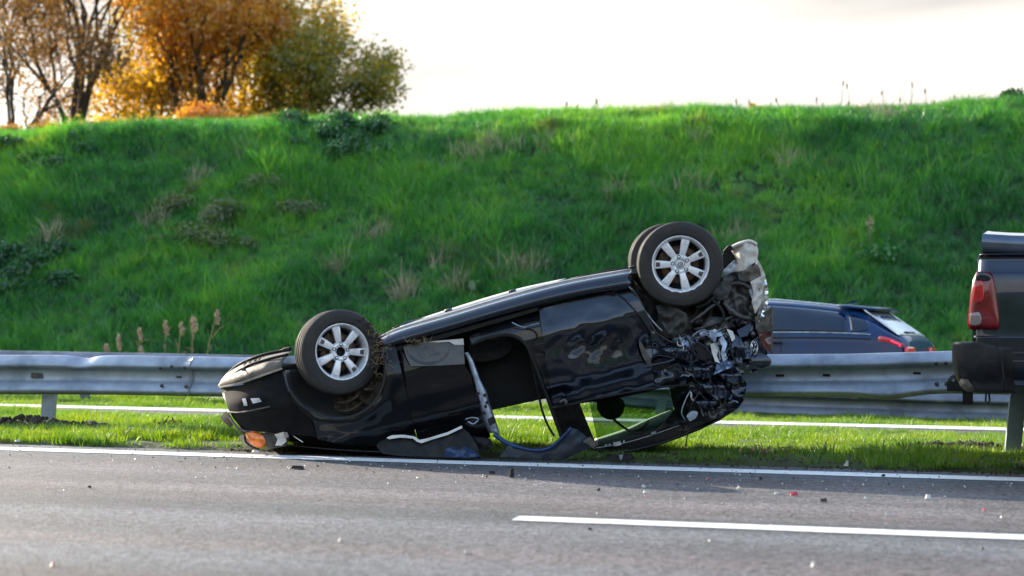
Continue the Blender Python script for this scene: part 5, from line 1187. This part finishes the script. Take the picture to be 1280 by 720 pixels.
# ================================================================ passing car and pickup
class Body:
    """body skin lofted through cross sections. stations: (x, [(y, z), ...]) half sections from sill up to the roof middle"""
    def __init__(s, stations, sub=5):
        s.st = stations; n = len(stations[0][1])
        rows = [[(x, y, z) for y, z in sec] for x, sec in stations]
        dense = [crom(r, sub) for r in rows]; m = len(dense[0])
        cols = [crom([d[j] for d in dense], sub) for j in range(m)]
        s.g = [[cols[j][i] for j in range(m)] for i in range(len(cols[0]))]; s.sub = sub
        s.ni = len(s.g); s.nj = m
    def at(s, i, j):                    # station index, section index (floats)
        a = max(0, min(s.ni - 1.001, i * s.sub)); b = max(0, min(s.nj - 1.001, j * s.sub)); i0, j0 = int(a), int(b); fa, fb = a - i0, b - j0
        p = lambda u, v: Vector(s.g[u][v])
        return (p(i0, j0) * (1 - fa) + p(i0 + 1, j0) * fa) * (1 - fb) + (p(i0, j0 + 1) * (1 - fa) + p(i0 + 1, j0 + 1) * fa) * fb
    def nrm(s, i, j):
        e = .15; a = s.at(i + e, j) - s.at(i - e, j); b = s.at(i, j + e) - s.at(i, j - e); n = a.cross(b)
        n = n.normalized() if n.length > 1e-9 else Vector((0, -1, 0))
        return n if n.y < .3 or True else -n
    def skin(s, name, m, parent):
        vs = []; fs = []; W_ = 2 * s.nj - 1
        for i in range(s.ni):
            r = [Vector(q) for q in s.g[i]]; vs += r + [Vector((q.x, -q.y, q.z)) for q in r[:-1][::-1]]
        for i in range(s.ni - 1):
            for j in range(W_ - 1): a = i * W_ + j; fs.append((a, a + W_, a + W_ + 1, a + 1))
            a = i * W_; fs.append((a, a + W_ - 1, a + 2 * W_ - 1, a + W_))
        fs.append(tuple(range(W_))); fs.append(tuple((s.ni - 1) * W_ + j for j in range(W_))[::-1])
        return mesh(name, vs, fs, m, parent, True, world=False)
    def patch(s, name, corners, m, parent, off=.006, n=10, side_=1):
        """quad patch on the skin; corners (i,j) in order round the patch, mapped bilinearly"""
        vs = []; fs = []
        for a in range(n + 1):
            for b in range(n + 1):
                u, v = a / n, b / n
                i = (corners[0][0] * (1 - u) + corners[1][0] * u) * (1 - v) + (corners[3][0] * (1 - u) + corners[2][0] * u) * v
                j = (corners[0][1] * (1 - u) + corners[1][1] * u) * (1 - v) + (corners[3][1] * (1 - u) + corners[2][1] * u) * v
                p = s.at(i, j); nn = s.nrm(i, j)
                if nn.y * 1 > 0: nn = -nn if abs(nn.y) > .2 else nn
                if nn.z < -.2: nn = -nn
                if abs(nn.y) < .3 and nn.z < 0: nn = -nn
                p = p + nn * off; vs.append(Vector((p.x, p.y * side_, p.z)))
        for a in range(n):
            for b in range(n): k = a * (n + 1) + b; fs.append((k, k + 1, k + n + 2, k + n + 1))
        o = mesh(name, vs, fs, m, parent, True, world=False); md = o.modifiers.new('thick', 'SOLIDIFY'); md.thickness = .006; md.offset = 0; return o
def plain_wheel(parent, x, y, R, wd, m=None, spokes=5):
    wl = empty('wheel', (x, y, R), 0, parent); sg = -1 if y < 0 else 1
    mb = MB(); mb.lathe([(R * .62, -wd / 2), (R * .82, -wd / 2 - .012), (R * .96, -wd / 2 + .005), (R, -wd / 2 + .03), (R, wd / 2 - .03), (R * .96, wd / 2 - .005), (R * .82, wd / 2 + .012), (R * .62, wd / 2)], (0, 0, 0), (0, sg, 0), 40)
    mesh('tyre', mb.v, mb.f, M['rubber'], wl, True, False)
    mb = MB(); mb.lathe([(R * .66, wd / 2), (R * .64, wd / 2 + .006), (R * .60, wd / 2 - .01), (R * .56, -wd / 2 + .04), (.001, -wd / 2 + .05)], (0, 0, 0), (0, sg, 0), 40)
    mesh('rim', mb.v, mb.f, M['alloy'], wl, True, False)
    mb = MB()
    for k in range(spokes):
        a = 2 * pi * k / spokes; d = Vector((cos(a), 0, sin(a))); e = Vector((-sin(a), 0, cos(a))); o_ = Vector((0, sg * (wd / 2 - .02), 0))
        q = [d * .04 - e * .04, d * .04 + e * .04, d * R * .6 + e * .05, d * R * .6 - e * .05]
        mb.add([v + o_ for v in q] + [v + o_ - Vector((0, sg * .03, 0)) for v in q], [(0, 1, 2, 3), (7, 6, 5, 4), (0, 4, 5, 1), (1, 5, 6, 2), (2, 6, 7, 3), (3, 7, 4, 0)])
    mesh('spoke', mb.v, mb.f, M['alloy'], wl, False, False); return wl

# local frame: x = 0 at the tail, +x towards the nose, y = -0.9 on the camera's side. The car drives to the left, so x runs along -s.
T_SUV = 20.35
tail = at(1150, 430, 20.2); tail.z = -.02
SUVROT = radians(-29) + pi
suv = empty('passing_suv', tail, SUVROT); tag(suv, 'dark blue SUV driving past behind the right guardrail, rear lamps lit', 'car')
# with the rotation by pi the camera's side is y = +0.9
def sec(hwb, hw, zb, zs, zbelt, hwr, zr, cr=.04): return [(hwb, zb), (hw - .01, zb + .1), (hw, zs), (hw - .02, (zs + zbelt) / 2 + .05), (hw - .05, zbelt), ((hw - .05) * .45 + hwr * .55, (zbelt + zr) / 2 + .02), (hwr, zr - .07), (hwr - .10, zr - .005), (hwr * .5, zr + cr * .7), (0, zr + cr)]
ST_ = [(0.00, sec(.70, .78, .38, .62, .96, .66, 1.02, .02)), (.06, sec(.78, .86, .30, .62, 1.00, .70, 1.08, .03)), (.20, sec(.82, .90, .28, .62, 1.07, .70, 1.17, .03)), (.42, sec(.84, .92, .27, .62, 1.10, .66, 1.34, .03)),
       (.62, sec(.84, .925, .27, .62, 1.11, .62, 1.42, .03)), (1.1, sec(.85, .93, .26, .62, 1.12, .61, 1.495, .03)), (1.8, sec(.85, .93, .26, .62, 1.115, .61, 1.555, .03)), (2.5, sec(.85, .93, .26, .62, 1.10, .61, 1.565, .03)),
       (2.95, sec(.85, .93, .26, .62, 1.09, .62, 1.48, .03)), (3.35, sec(.85, .925, .26, .62, 1.06, .70, 1.22, .03)), (3.7, sec(.84, .92, .26, .62, 1.00, .76, 1.04, .04)), (4.2, sec(.80, .88, .28, .60, .90, .70, .95, .03)), (4.5, sec(.62, .70, .34, .55, .74, .55, .80, .02))]
B = Body(ST_); B.skin('body', M['suv'], suv)
for o_ in (1,):
    for y_ in (1,):
        B.patch('side_window', [(4.25, 4.12), (6.25, 4.12), (6.2, 6.0), (4.55, 6.0)], M['suv_glass'], suv, .004)
        B.patch('side_window', [(6.35, 4.12), (8.5, 4.12), (7.9, 5.95), (6.3, 6.0)], M['suv_glass'], suv, .004)
        B.patch('side_window', [(3.2, 4.4), (4.15, 4.12), (4.45, 6.0), (4.15, 6.0)], M['suv_glass'], suv, .004)
# rear window: sloping panel across the tail
def box_mesh(name, pts8, m, parent):
    return mesh(name, pts8, [(0, 1, 2, 3), (7, 6, 5, 4), (0, 4, 5, 1), (1, 5, 6, 2), (2, 6, 7, 3), (3, 7, 4, 0)], m, parent, False, False)
def gridmesh(name, f, nu, nv, m, parent, thick=.008):
    vs = [f(i / nu, j / nv) for i in range(nu + 1) for j in range(nv + 1)]
    fs = [(i * (nv + 1) + j, (i + 1) * (nv + 1) + j, (i + 1) * (nv + 1) + j + 1, i * (nv + 1) + j + 1) for i in range(nu) for j in range(nv)]
    o = mesh(name, vs, fs, m, parent, True, False)
    if thick: md = o.modifiers.new('t', 'SOLIDIFY'); md.thickness = thick; md.offset = 0
    return o
def rw(u, v):                        # u across, v up
    y = (.71 - .07 * v) * (1 - 2 * u); c = .045 * (1 - (2 * u - 1) ** 2)
    return Vector((.13 + .46 * v - c - .02, y, 1.115 + .32 * v + .02 * c))
gridmesh('rear_window', rw, 14, 6, M['suv_rear_glass'], suv)
gridmesh('roof_spoiler', lambda u, v: Vector((.43 + .52 * v - .04 * (1 - (2 * u - 1) ** 2), .60 * (1 - 2 * u), 1.445 + .05 * v + .02 * (1 - (2 * u - 1) ** 2))), 14, 4, M['suv'], suv, .03)
gridmesh('rear_wiper', lambda u, v: Vector((.10 + .02 * v, .35 - .5 * u, 1.13 + .03 * v)), 4, 1, M['plastic'], suv, .02)
for y in (1, -1): 
    mb = MB(); mb.tube([(.8, y * .56, 1.47), (1.05, y * .575, 1.51), (1.8, y * .575, 1.58), (2.6, y * .57, 1.58), (2.8, y * .56, 1.54)], .014, 6); mesh('roof_rail', mb.v, mb.f, M['chrome'], suv, True, False)
mb = MB(); mb.add([(.95, -.01, 1.53), (.84, 0, 1.58), (1.05, 0, 1.53), (.78, .01, 1.58), (.92, .02, 1.58), (.92, -.02, 1.58)], [(0, 1, 2, 5), (3, 4, 2, 1), (0, 3, 1), (5, 2, 4), (0, 5, 4, 3)]); mesh('aerial_fin', mb.v, mb.f, M['suv'], suv, False, False)
tl = mat('lit_tail_lamp', (.5, .01, .04), .15, coat=1, emit=((1, .04, .14), .5)); tl2 = mat('tail_lamp_red', (.32, .012, .03), .15, coat=1, emit=((1, .02, .08), .06))
for y in (1, -1):
    tlo = B.patch('tail_lamp', [(.3, 2.8), (2.7, 3.0), (2.5, 3.95), (.3, 4.0)], tl2, suv, .03, 8, y)
    B.patch('lamp_element', [(.8, 3.0), (1.9, 3.1), (1.8, 3.75), (.8, 3.75)], tl, tlo, .042, 6, y)
gridmesh('tail_lamp', lambda u, v: Vector((-.012 - .02 * u, .80 - .42 * u, .84 + .12 * v)), 4, 2, tl2, suv, .02)
gridmesh('tail_lamp', lambda u, v: Vector((-.012 - .02 * u, -.80 + .42 * u, .84 + .12 * v)), 4, 2, tl2, suv, .02)
gridmesh('number_plate', lambda u, v: Vector((-.035, .26 - .52 * u, .66 + .11 * v)), 2, 2, mat('plate_yellow', (.6, .42, .04), .5), suv, .01)
for x in (1.62, 2.55, 3.42):
    c = []
    i_ = [k for k in range(len(ST_) - 1) if ST_[k][0] <= x < ST_[k + 1][0]][0]; fi = i_ + (x - ST_[i_][0]) / (ST_[i_ + 1][0] - ST_[i_][0])
    mb = MB(); mb.tube([B.at(fi, j / 4) + Vector((0, .001, 0)) for j in range(2, 17)], .004, 4); mesh('door_gap', mb.v, mb.f, M['interior'], suv, True, False)
mb = MB(); mb.tube([B.at(i / 3, 3.72) + Vector((0, .004, 0)) for i in range(9, 30)], .010, 4); mesh('shoulder_crease', mb.v, mb.f, M['interior'], suv, True, False)
mb = MB(); mb.tube([B.at(i / 3, 4.06) + Vector((0, .006, 0)) for i in range(9, 27)], .012, 4); mesh('window_trim', mb.v, mb.f, M['steel'], suv, True, False)
for x in (1.72, 2.7):
    mb = MB(); mb.tube([(x - .12, .925, .99), (x - .06, .955, .995), (x + .06, .955, .998), (x + .12, .925, 1.0)], .014, 6); mesh('door_handle', mb.v, mb.f, M['plastic'], suv, True, False)
for x in (.85, 3.62):
    for y in (.82, -.82):
        plain_wheel(suv, x, y, .345, .23)
        mb = MB(); mb.lathe([(.37, -.06), (.41, -.06), (.41, .10), (.37, .10)], (x, y * 1.02, .36), (0, 1 if y > 0 else -1, 0), 40, closed=True); mesh('wheel_arch', mb.v, mb.f, M['plastic'], suv, True, False)
mb = MB(); mb.box((3.15, .99, 1.10), (.12, .18, .12)); o = mesh('side_mirror', mb.v, mb.f, M['suv'], suv, False, False); md = o.modifiers.new('b', 'BEVEL'); md.width = .03; md.segments = 3

# ---- pickup: x = 0 at the tail, runs towards +s (right); camera side is y = -1
tp = st(at(1216, 450, 10.05))
PKR = radians(-18)
_tc = at(1216, 450, 10.05) + Matrix.Rotation(PKR, 3, 'Z') @ Vector((0, .98, 0))
pk = empty('pickup_truck', (_tc.x, _tc.y, 0), PKR); tag(pk, 'dark blue-black pickup truck cut off by the right picture edge, seen from its tail', 'pickup truck')
K = 1 / (F / 10.05)          # metres per pixel at the tail
def zz(py): return at(1216, py, 10.05).z
zt, zg0, zg1, zl0, zl1 = zz(288), zz(314), zz(318), zz(340), zz(412)
def bsec(hw, tx=0, zb=.62, ztp=None):
    zt_ = ztp or zz(316)
    return [(hw - .10, zb), (hw - .02, zb + .10), (hw, zb + .32), (hw - .005, zz(420) + .0), (hw - .012, zz(372)), (hw - .025, zz(345)), (hw - .045, zz(338)), (hw - .075, zz(322)), (hw - .10, zt_), (0, zt_)]
# bed: side skins built as sections along x
SB = [(.0, bsec(.93)), (.03, bsec(.965)), (.12, bsec(.985)), (.5, bsec(.99)), (.75, bsec(1.0)), (1.5, bsec(1.0)), (1.95, bsec(.99)), (2.0, bsec(.985))]
def slant(q):    # tail leans forward towards the top
    return q
BB = Body(SB, 4)
for i in range(BB.ni):
    for j in range(BB.nj):
        x, y, z = BB.g[i][j]; k = max(0, 1 - x / .5); BB.g[i][j] = (x + k * max(0, (z - zz(430))) * .06, y, z)
BB.skin('bed', M['pickup'], pk)
mb = MB()
# bed cover / cap rail with stepped lip
def lip(u, v):
    x = -.0 + 2.0 * u; return x
rows_ = [(-.945, zz(313.5), 0), (-.965, zz(309), -.004), (-.970, zz(302), -.006), (-.962, zz(295), -.004), (-.945, zz(291.5), 0), (-.90, zz(290.5), .01), (-.86, zz(289), .015), (-.80, zz(286), .03), (0, zz(284), .03)]
vs = []; fs = []; xs_ = [0.015, .03, .08, .2, .4, .8, 1.4, 2.0]
for x in xs_:
    dip = .022 * min(1, x / .3) 
    for (y, z, dx) in rows_: vs.append(Vector((x + .045 + dx * (1 if x < .05 else 0), y, z - dip)))
    for (y, z, dx) in rows_[::-1][1:]: vs.append(Vector((x + .045, -y, z - dip)))
W_ = 2 * len(rows_) - 1
for i in range(len(xs_) - 1):
    for j in range(W_ - 1): a = i * W_ + j; fs.append((a, a + 1, a + W_ + 1, a + W_))
    a = i * W_; fs.append((a, a + W_, a + 2 * W_ - 1, a + W_ - 1))
fs.append(tuple(range(W_))[::-1]); o = mesh('bed_cover', vs, fs, mat('blue_grey_cover', (.09, .12, .18), .3, .8, .8, c2=(.06, .08, .12), vscale=3), pk, True, False)  # sky sheen on the cover put into a lighter blue-grey
md = o.modifiers.new('e', 'EDGE_SPLIT'); md.split_angle = radians(40)
mb = MB(); mb.box((1.03, 0, (zz(312) + zz(318)) / 2), (1.94, 1.84, zz(310) - zz(320))); mesh('cover_gap', mb.v, mb.f, M['interior'], pk, False, False)
# tail lamp wrapped round the corner
def side_panel(name, pts, y, m, parent, thick=.02, bul=.012, step=.02):
    """outline (x, z) on the flank facing the camera; bulges outward"""
    cx = sum(p[0] for p in pts) / len(pts); cz = sum(p[1] for p in pts) / len(pts)
    c = crom([(*p,) for p in pts] + [pts[0]], 4)[:-1]; n = len(c); vs = []; fs = []; rings = 5
    for k in range(rings + 1):
        q = 1 - k / rings * .98
        for (x, z) in c: vs.append(Vector((cx + (x - cx) * q, y - bul * (1 - q ** 3), cz + (z - cz) * q)))
    for k in range(rings):
        for i in range(n): a = k * n + i; b = k * n + (i + 1) % n; fs.append((a, b, b + n, a + n))
    fs.append(tuple(rings * n + i for i in range(n)))
    b0 = len(vs)
    for (x, z) in c: vs.append(Vector((x, y + thick, z)))
    for i in range(n): fs.append((i, b0 + i, b0 + (i + 1) % n, (i + 1) % n))
    o = mesh(name, vs, fs, m, parent, True, False); return o
LX = lambda px: (px - 1216) * K / (CT * 1.0)
TLp = [(LX(1221), zz(339)), (LX(1236), zz(341)), (LX(1241), zz(352)), (LX(1245), zz(380)), (LX(1247), zz(408)), (LX(1240), zz(412)), (LX(1222), zz(411)), (LX(1211), zz(410)), (LX(1211), zz(390)), (LX(1214), zz(362)), (LX(1218), zz(345))]
lamp = side_panel('tail_lamp', TLp, -.985, mat('deep_red_lens', (.20, .004, .012), .15, coat=.6, c2=(.12, .003, .008), vscale=12), pk, .12, .03)
lr = mat('red_reflector', (.55, .006, .02), .15, coat=1, c2=(.2, .002, .01), vscale=20); lamp_z = -1.018
side_panel('reflector', [(LX(1218), zz(355)), (LX(1227), zz(352)), (LX(1228), zz(376)), (LX(1217), zz(377))], lamp_z, lr, lamp, .02, .004)
side_panel('reversing_lens', [(LX(1213), zz(392)), (LX(1224), zz(391)), (LX(1225), zz(405)), (LX(1213), zz(406))], lamp_z + .003, mat('reversing_glass', (.22, .18, .17), .15, coat=1), lamp, .02, .004)
side_panel('lamp_shoulder', [(LX(1222), zz(340)), (LX(1234), zz(342)), (LX(1236), zz(350)), (LX(1219), zz(350))], lamp_z + .006, M['pickup'], lamp, .02, .004)
# tailgate
gridmesh('tailgate', lambda u, v: Vector((-.012 + .06 * v * .8 + .012 * sin(v * 9), .86 - 1.72 * u, .74 + (zz(318) - .74) * v)), 4, 12, M['pickup'], pk, .03)
# bumper: corner wraps round to the flank
bp_ = [(0, zz(430)), (0, zz(489))]
def bump_sec(t_):      # path round the tail; returns (x, y)
    return t_
path = [(LX(1262), -1.0), (LX(1240), -1.015), (LX(1215), -1.01), (LX(1202), -.985), (LX(1196), -.93), (LX(1193), -.85), (LX(1191), -.6), (LX(1190), 0), (LX(1191), .6), (LX(1193), .85), (LX(1196), .93), (LX(1202), .985), (LX(1215), 1.01), (LX(1262), 1.0)]
path = crom([(x + .12 * 0, y) for x, y in path], 4)
prf = [(zz(429), .05), (zz(429.6), .006), (zz(431), .0), (zz(437), .0), (zz(452), .004), (zz(462), .015), (zz(471), .04), (zz(479), .08), (zz(486), .13), (zz(489), .17), (zz(490), .24)]
vs = []; fs = []; cxx = .35
for (x, y) in path:
    for (z, ins) in prf:
        d = Vector((x - cxx, y, 0)); d.normalize(); k = max(0, (x - LX(1200))) / .25
        vs.append(Vector((x - d.x * ins, y - d.y * ins * 1.0, z + (-.03 * max(0, min(1, (x - LX(1222)) / .12)) if z > zz(440) else -.0 * k))))
n = len(prf)
for i in range(len(path) - 1):
    for j in range(n - 1): a = i * n + j; fs.append((a, a + 1, a + n + 1, a + n))
o = mesh('rear_bumper', vs, fs, mat('dark_bumper', (.008, .008, .010), .5, .0, .12, spec=.25, c2=(.03, .03, .032), vscale=6), pk, True, False); md = o.modifiers.new('t', 'SOLIDIFY'); md.thickness = .01; md.offset = -1; md = o.modifiers.new('e', 'EDGE_SPLIT'); md.split_angle = radians(32)
mb = MB(); mb.tube([(LX(1243), -1.02, zz(432)), (LX(1249), -1.022, zz(445)), (LX(1252), -1.022, zz(470)), (LX(1252), -1.0, zz(487))], .007, 5); mesh('bumper_end_gap', mb.v, mb.f, M['interior'], pk, True, False)
mb = MB(); mb.tube([(LX(1205), -.96, zz(478)), (LX(1212), -.90, zz(484)), (LX(1215), -.6, zz(484))], .035, 8); mesh('bumper_bracket', mb.v, mb.f, M['brownbumper'], pk, True, False)
# tow hitch and hook
mb = MB(); mb.box((LX(1201), -.2, zz(486)), (.22, .08, .07)); mb.box((LX(1196), -.2, zz(478)), (.06, .10, .14)); mb.lathe([(.001, .06), (.03, .05), (.034, .03), (.025, .0), (.02, -.05), (.04, -.08)], (LX(1191), -.2, zz(470)), (0, 0, 1), 16)
mb.box((LX(1207), -.2, zz(498)), (.07, .06, .13)); mb.lathe([(.035, -.01), (.06, 0), (.035, .01)], (LX(1192), -.22, zz(481)), (.3, 1, 0), 14, closed=True); mesh('tow_hitch', mb.v, mb.f, M['plastic'], pk, False, False)
mb = MB(); mb.tube([(LX(1231), -.55, zz(489)), (LX(1230), -.55, zz(503)), (LX(1232.5), -.55, zz(506)), (LX(1235), -.55, zz(503)), (LX(1234), -.55, zz(489))], .007, 6); mesh('chain_loop', mb.v, mb.f, M['steel_dark'], pk, True, False)
mb = MB(); mb.box((1.3, 0, .70), (2.3, 1.2, .14)); mb.lathe([(.001, -.3), (.17, -.3), (.19, -.2), (.19, .3), (.001, .3)], (LX(1300) + .2, -.45, .60), (1, .05, 0), 20); mesh('frame_rail', mb.v, mb.f, M['interior'], pk, False, False)
# cab and nose beyond the frame
def csec(hw, zb, zbelt, hwr, zr): return [(hw - .1, zb), (hw, zb + .15), (hw, zbelt - .3), (hw - .02, zbelt), (hwr + .04, (zbelt + zr) / 2), (hwr, zr - .08), (hwr - .12, zr), (0, zr + .03)]
CB = Body([(2.04, csec(.97, .5, 1.35, .78, 1.60)), (2.10, csec(.99, .5, 1.36, .78, 1.88)), (2.5, csec(1., .5, 1.36, .76, 1.94)), (3.6, csec(1., .5, 1.34, .76, 1.93)), (4.2, csec(1., .5, 1.30, .80, 1.70)), (4.6, csec(1., .5, 1.22, .86, 1.36)), (5.4, csec(.99, .5, 1.14, .85, 1.27)), (5.8, csec(.94, .52, 1.0, .8, 1.15)), (5.88, csec(.9, .55, .9, .75, 1.05))], 4)
CB.skin('cab', M['pickup'], pk)
for a_, b_ in ((1.2, 2.4), (2.55, 3.6)):
    for sgn in (1, -1):
        o = CB.patch('side_window', [(a_, 3.15), (b_, 3.15), (b_ - .1, 4.8), (a_, 4.8)], M['suv_glass'], pk, .006, 8)
        if sgn < 0: o.scale = (1, -1, 1)
for x in (1.18, 4.75):
    for y in (-.86, .86):
        plain_wheel(pk, x, y, .41, .28, spokes=6)
        mb = MB(); mb.lathe([(.45, -.1), (.50, -.1), (.50, .14), (.45, .14)], (x, y, .45), (0, 1 if y > 0 else -1, 0), 36, closed=True); mesh('wheel_arch', mb.v, mb.f, M['plastic'], pk, True, False)

# ================================================================ debris on the road and the verge
def debris(name, px, py, w_, h_, m, label, seed, cat='debris', tall=.3, z0=.004, n=8):
    c = on_plane(px, py, z0); K_ = c.y / F; r = random.Random(seed); W2, H2 = w_ * K_ / 2, h_ * K_
    ring_ = []; dpt = max(W2 * .7, .012)
    for k in range(n):
        a = 2 * pi * k / n; q = r.uniform(.65, 1.1); ring_.append((W2 * q * cos(a), dpt * q * sin(a)))
    vs = [c + Vector((x, y, 0)) for x, y in ring_] + [c + Vector((x * .8 + r.uniform(-.1, .1) * W2, y * .75, H2 * tall * r.uniform(.5, 1.2) + (H2 * (1 - tall) if r.random() < .3 else 0))) for x, y in ring_] + [c + Vector((r.uniform(-.2, .2) * W2, 0, H2))]
    fs = [(k, (k + 1) % n, n + (k + 1) % n, n + k) for k in range(n)] + [(n + k, n + (k + 1) % n, 2 * n) for k in range(n)] + [tuple(range(n))[::-1]]
    o = mesh(name, vs, fs, m, None, False); return tag(o, label, cat)
DBM = {'b': M['plastic'], 'w': M['cream'], 'r': mat('red_plastic_chip', (.55, .03, .06), .4, c2=(.35, .02, .04), vscale=30), 'u': mat('blue_plastic_chip', (.03, .14, .5), .4), 'n': M['mud'], 's': M['steel'], 'd': M['steel_dark']}
for i, (nm, px, py, w_, h_, m_, lb) in enumerate([
    ('plastic_shard', 374, 586, 20, 4, 'b', 'long flat black shard on the lane in front of the front wheel'),
    ('plastic_shard', 397, 583, 6, 2, 'b', 'small black chip just right of the long flat shard'),
    ('plastic_shard', 615, 591.5, 9, 3, 'b', 'flat black sliver left of the upright shard'),
    ('plastic_shard', 640, 597, 8, 11, 'b', 'upright dark shard standing on the lane below the bent panel'),
    ('plastic_shard', 608, 596, 4, 1.5, 'b', 'tiny dark flake below the flat black sliver'),
    ('plastic_shard', 112, 610, 5, 3, 'b', 'black crumb on the left part of the lane'),
    ('plastic_shard', 748, 613, 7, 3, 'b', 'dark flake between the upright shard and the white line'),
    ('plastic_shard', 951, 599, 6, 3, 'b', 'small dark bit beside the edge line under the crushed rear'),
    ('plastic_shard', 1228, 687, 6, 5, 'b', 'dark crumb below the lane marking near the right picture edge'),
    ('plastic_shard', 1104, 595.5, 6, 3, 'b', 'black bit lying on the white edge line'),
    ('stone', 1058, 584, 11, 8, 'w', 'pale pink stone sitting at the edge of the asphalt'),
    ('stone', 1160, 623, 9, 5, 'w', 'off-white stone chip on the right part of the lane'),
    ('stone', 1109, 644, 7, 4, 'w', 'pale chip on the lane close above the lane marking'),
    ('stone', 923, 610.5, 6, 3, 'w', 'round white chip below the crushed rear'),
    ('stone', 971, 617.5, 10, 3, 'w', 'flat white flake beside the red fragment'),
    ('stone', 1082, 623, 7, 3, 'w', 'white flake between the red fragment and the off-white stone'),
    ('stone', 804, 609, 6, 3, 'w', 'white chip on the lane below the roof edge'),
    ('stone', 806, 616, 6, 3, 'w', 'lower of two white chips below the roof edge'),
    ('stone', 583, 691, 8, 5, 'w', 'blurred white chip at the bottom middle of the picture'),
    ('stone', 1017, 708, 8, 6, 'w', 'blurred cream chip near the bottom right'),
    ('stone', 425, 677, 6, 4, 'w', 'blurred white chip at the bottom, left of the middle'),
    ('stone', 345, 636, 4, 3, 'w', 'small white chip on the lane under the front wheel'),
    ('red_fragment', 992, 619, 12, 4, 'r', 'largest pink-red lens fragment on the lane'),
    ('red_fragment', 885, 599, 5, 2, 'r', 'small red chip near the edge line'),
    ('red_fragment', 806, 620.5, 4, 1.5, 'r', 'tiny red chip under two white chips'),
    ('red_fragment', 1230, 638, 5, 2.5, 'r', 'faint red chip near the right picture edge'),
    ('red_fragment', 65, 707, 6, 4, 'r', 'blurred red chip at the bottom left'),
    ('brown_fragment', 1030, 627, 10, 4, 'n', 'brown clod on the lane right of the red fragment'),
    ('brown_fragment', 737, 662, 7, 3, 'n', 'brown clod just under the start of the lane marking'),
    ('blue_fragment', 1044, 571, 9, 6, 'u', 'bright blue scrap in the grass left of the pale stone'),
    ('metal_scrap', 952, 572, 12, 3, 's', 'light metal scrap lying in the grass under the crushed rear'),
    ('pale_scrap', 1246, 578, 8, 3, 's', 'pale scrap beside the foot of the right post'),
    ('plastic_shard', 22, 552, 10, 2.5, 'w', 'pale curled flake in the grass near the left picture edge'),
    ('white_marker', 1143, 566, 2.5, 11, 'w', 'small upright white stick in the grass'),
    ('pale_scrap', 320, 565, 12, 3, 'w', 'white broken piece in front of the orange indicator')]):
    debris(nm, px, py, w_, h_, DBM[m_], lb, 200 + i, z0=.004 if py > 580 or px > 1200 else .03)
# loose crumbs of road grit and glass
r = np.random.default_rng(77); V = []; Fq = []
def crumbs(name, n, fn, size, m, label, cat):
    V = []; Fc = []
    for i in range(n):
        p = fn(); q = size * r.uniform(.4, 1.3); b = len(V)
        a = r.uniform(0, 6.28); d = [Vector((cos(a + k * 2.1) * q, sin(a + k * 2.1) * q, 0)) for k in range(3)]
        V += [p + x for x in d] + [p + Vector((0, 0, q * r.uniform(.6, 1.4)))]; Fc += [(b, b + 1, b + 3), (b + 1, b + 2, b + 3), (b + 2, b, b + 3)]
    o = mesh(name, V, Fc, m, None, False); return tag(o, label, cat, kind='stuff')
crumbs('road_grit', 480, lambda: rd(r.uniform(-7, 7), 10.9 - abs(r.normal(0, 1.5)) - .1, .003), .008, M['cream'], 'pale grit and chips strewn over the lane', 'grit')
crumbs('road_grit', 420, lambda: rd(r.uniform(-7, 7), 11.1 - abs(r.normal(0, .8)), .003), .008, M['soil'], 'dark crumbs strewn along the edge line', 'grit')
r5 = random.Random(8)
def clodfn():
    s = r5.uniform(-4.6, 1.8); t = 11.0 + abs(r5.gauss(0, .35)); return rd(s, t, (vz(s, t) if t > T_GRASS + .05 else 0) + .004)
crumbs('scattered_soil', 700, clodfn, .016, M['soil'], 'loose soil thrown over the road edge in front of the wreck', 'soil')
gl = on_plane(165, 541, .06); gs, gt = st(gl)
crumbs('broken_glass', 900, lambda: (lambda s, t: rd(s, t, vz(s, t) + r.uniform(.0, .05)))(gs + r.normal(0, .22), gt + r.normal(0, .12)), .009, mat('glass_crumbs', (.55, .72, .74), .15, coat=1, c2=(.3, .45, .45), vscale=60), 'crumbled window glass glittering in the grass right of the left post', 'broken glass')
def weedclump(px, py, label, seed, m, n, wd, ht):
    c = on_plane(px, py, .03); s, t = st(c); c = rd(s, t, vz(s, t)); root = empty('dead_plant', c); tag(root, label, 'plant')
    leaf_cloud([(0, 0, ht * .5), (wd * .4, 0, ht * .35), (-wd * .4, .02, ht * .35)], [(wd * .4, wd * .3, ht * .45)] * 3, n, .05, m, 'foliage', root, seed, 0, .3, .1)
weedclump(212, 541, 'reddish withered plant beside the broken glass', 5, mat('withered', (.16, .05, .03), .9, c2=(.22, .15, .07), vscale=30), 70, .22, .13)
weedclump(958, 573, 'pale withered plant at the road edge under the crushed rear', 6, M['straw'], 60, .3, .10)
weedclump(1003, 566, 'brown leaf litter clump in the grass right of the wreck', 7, M['straw'], 40, .14, .06)
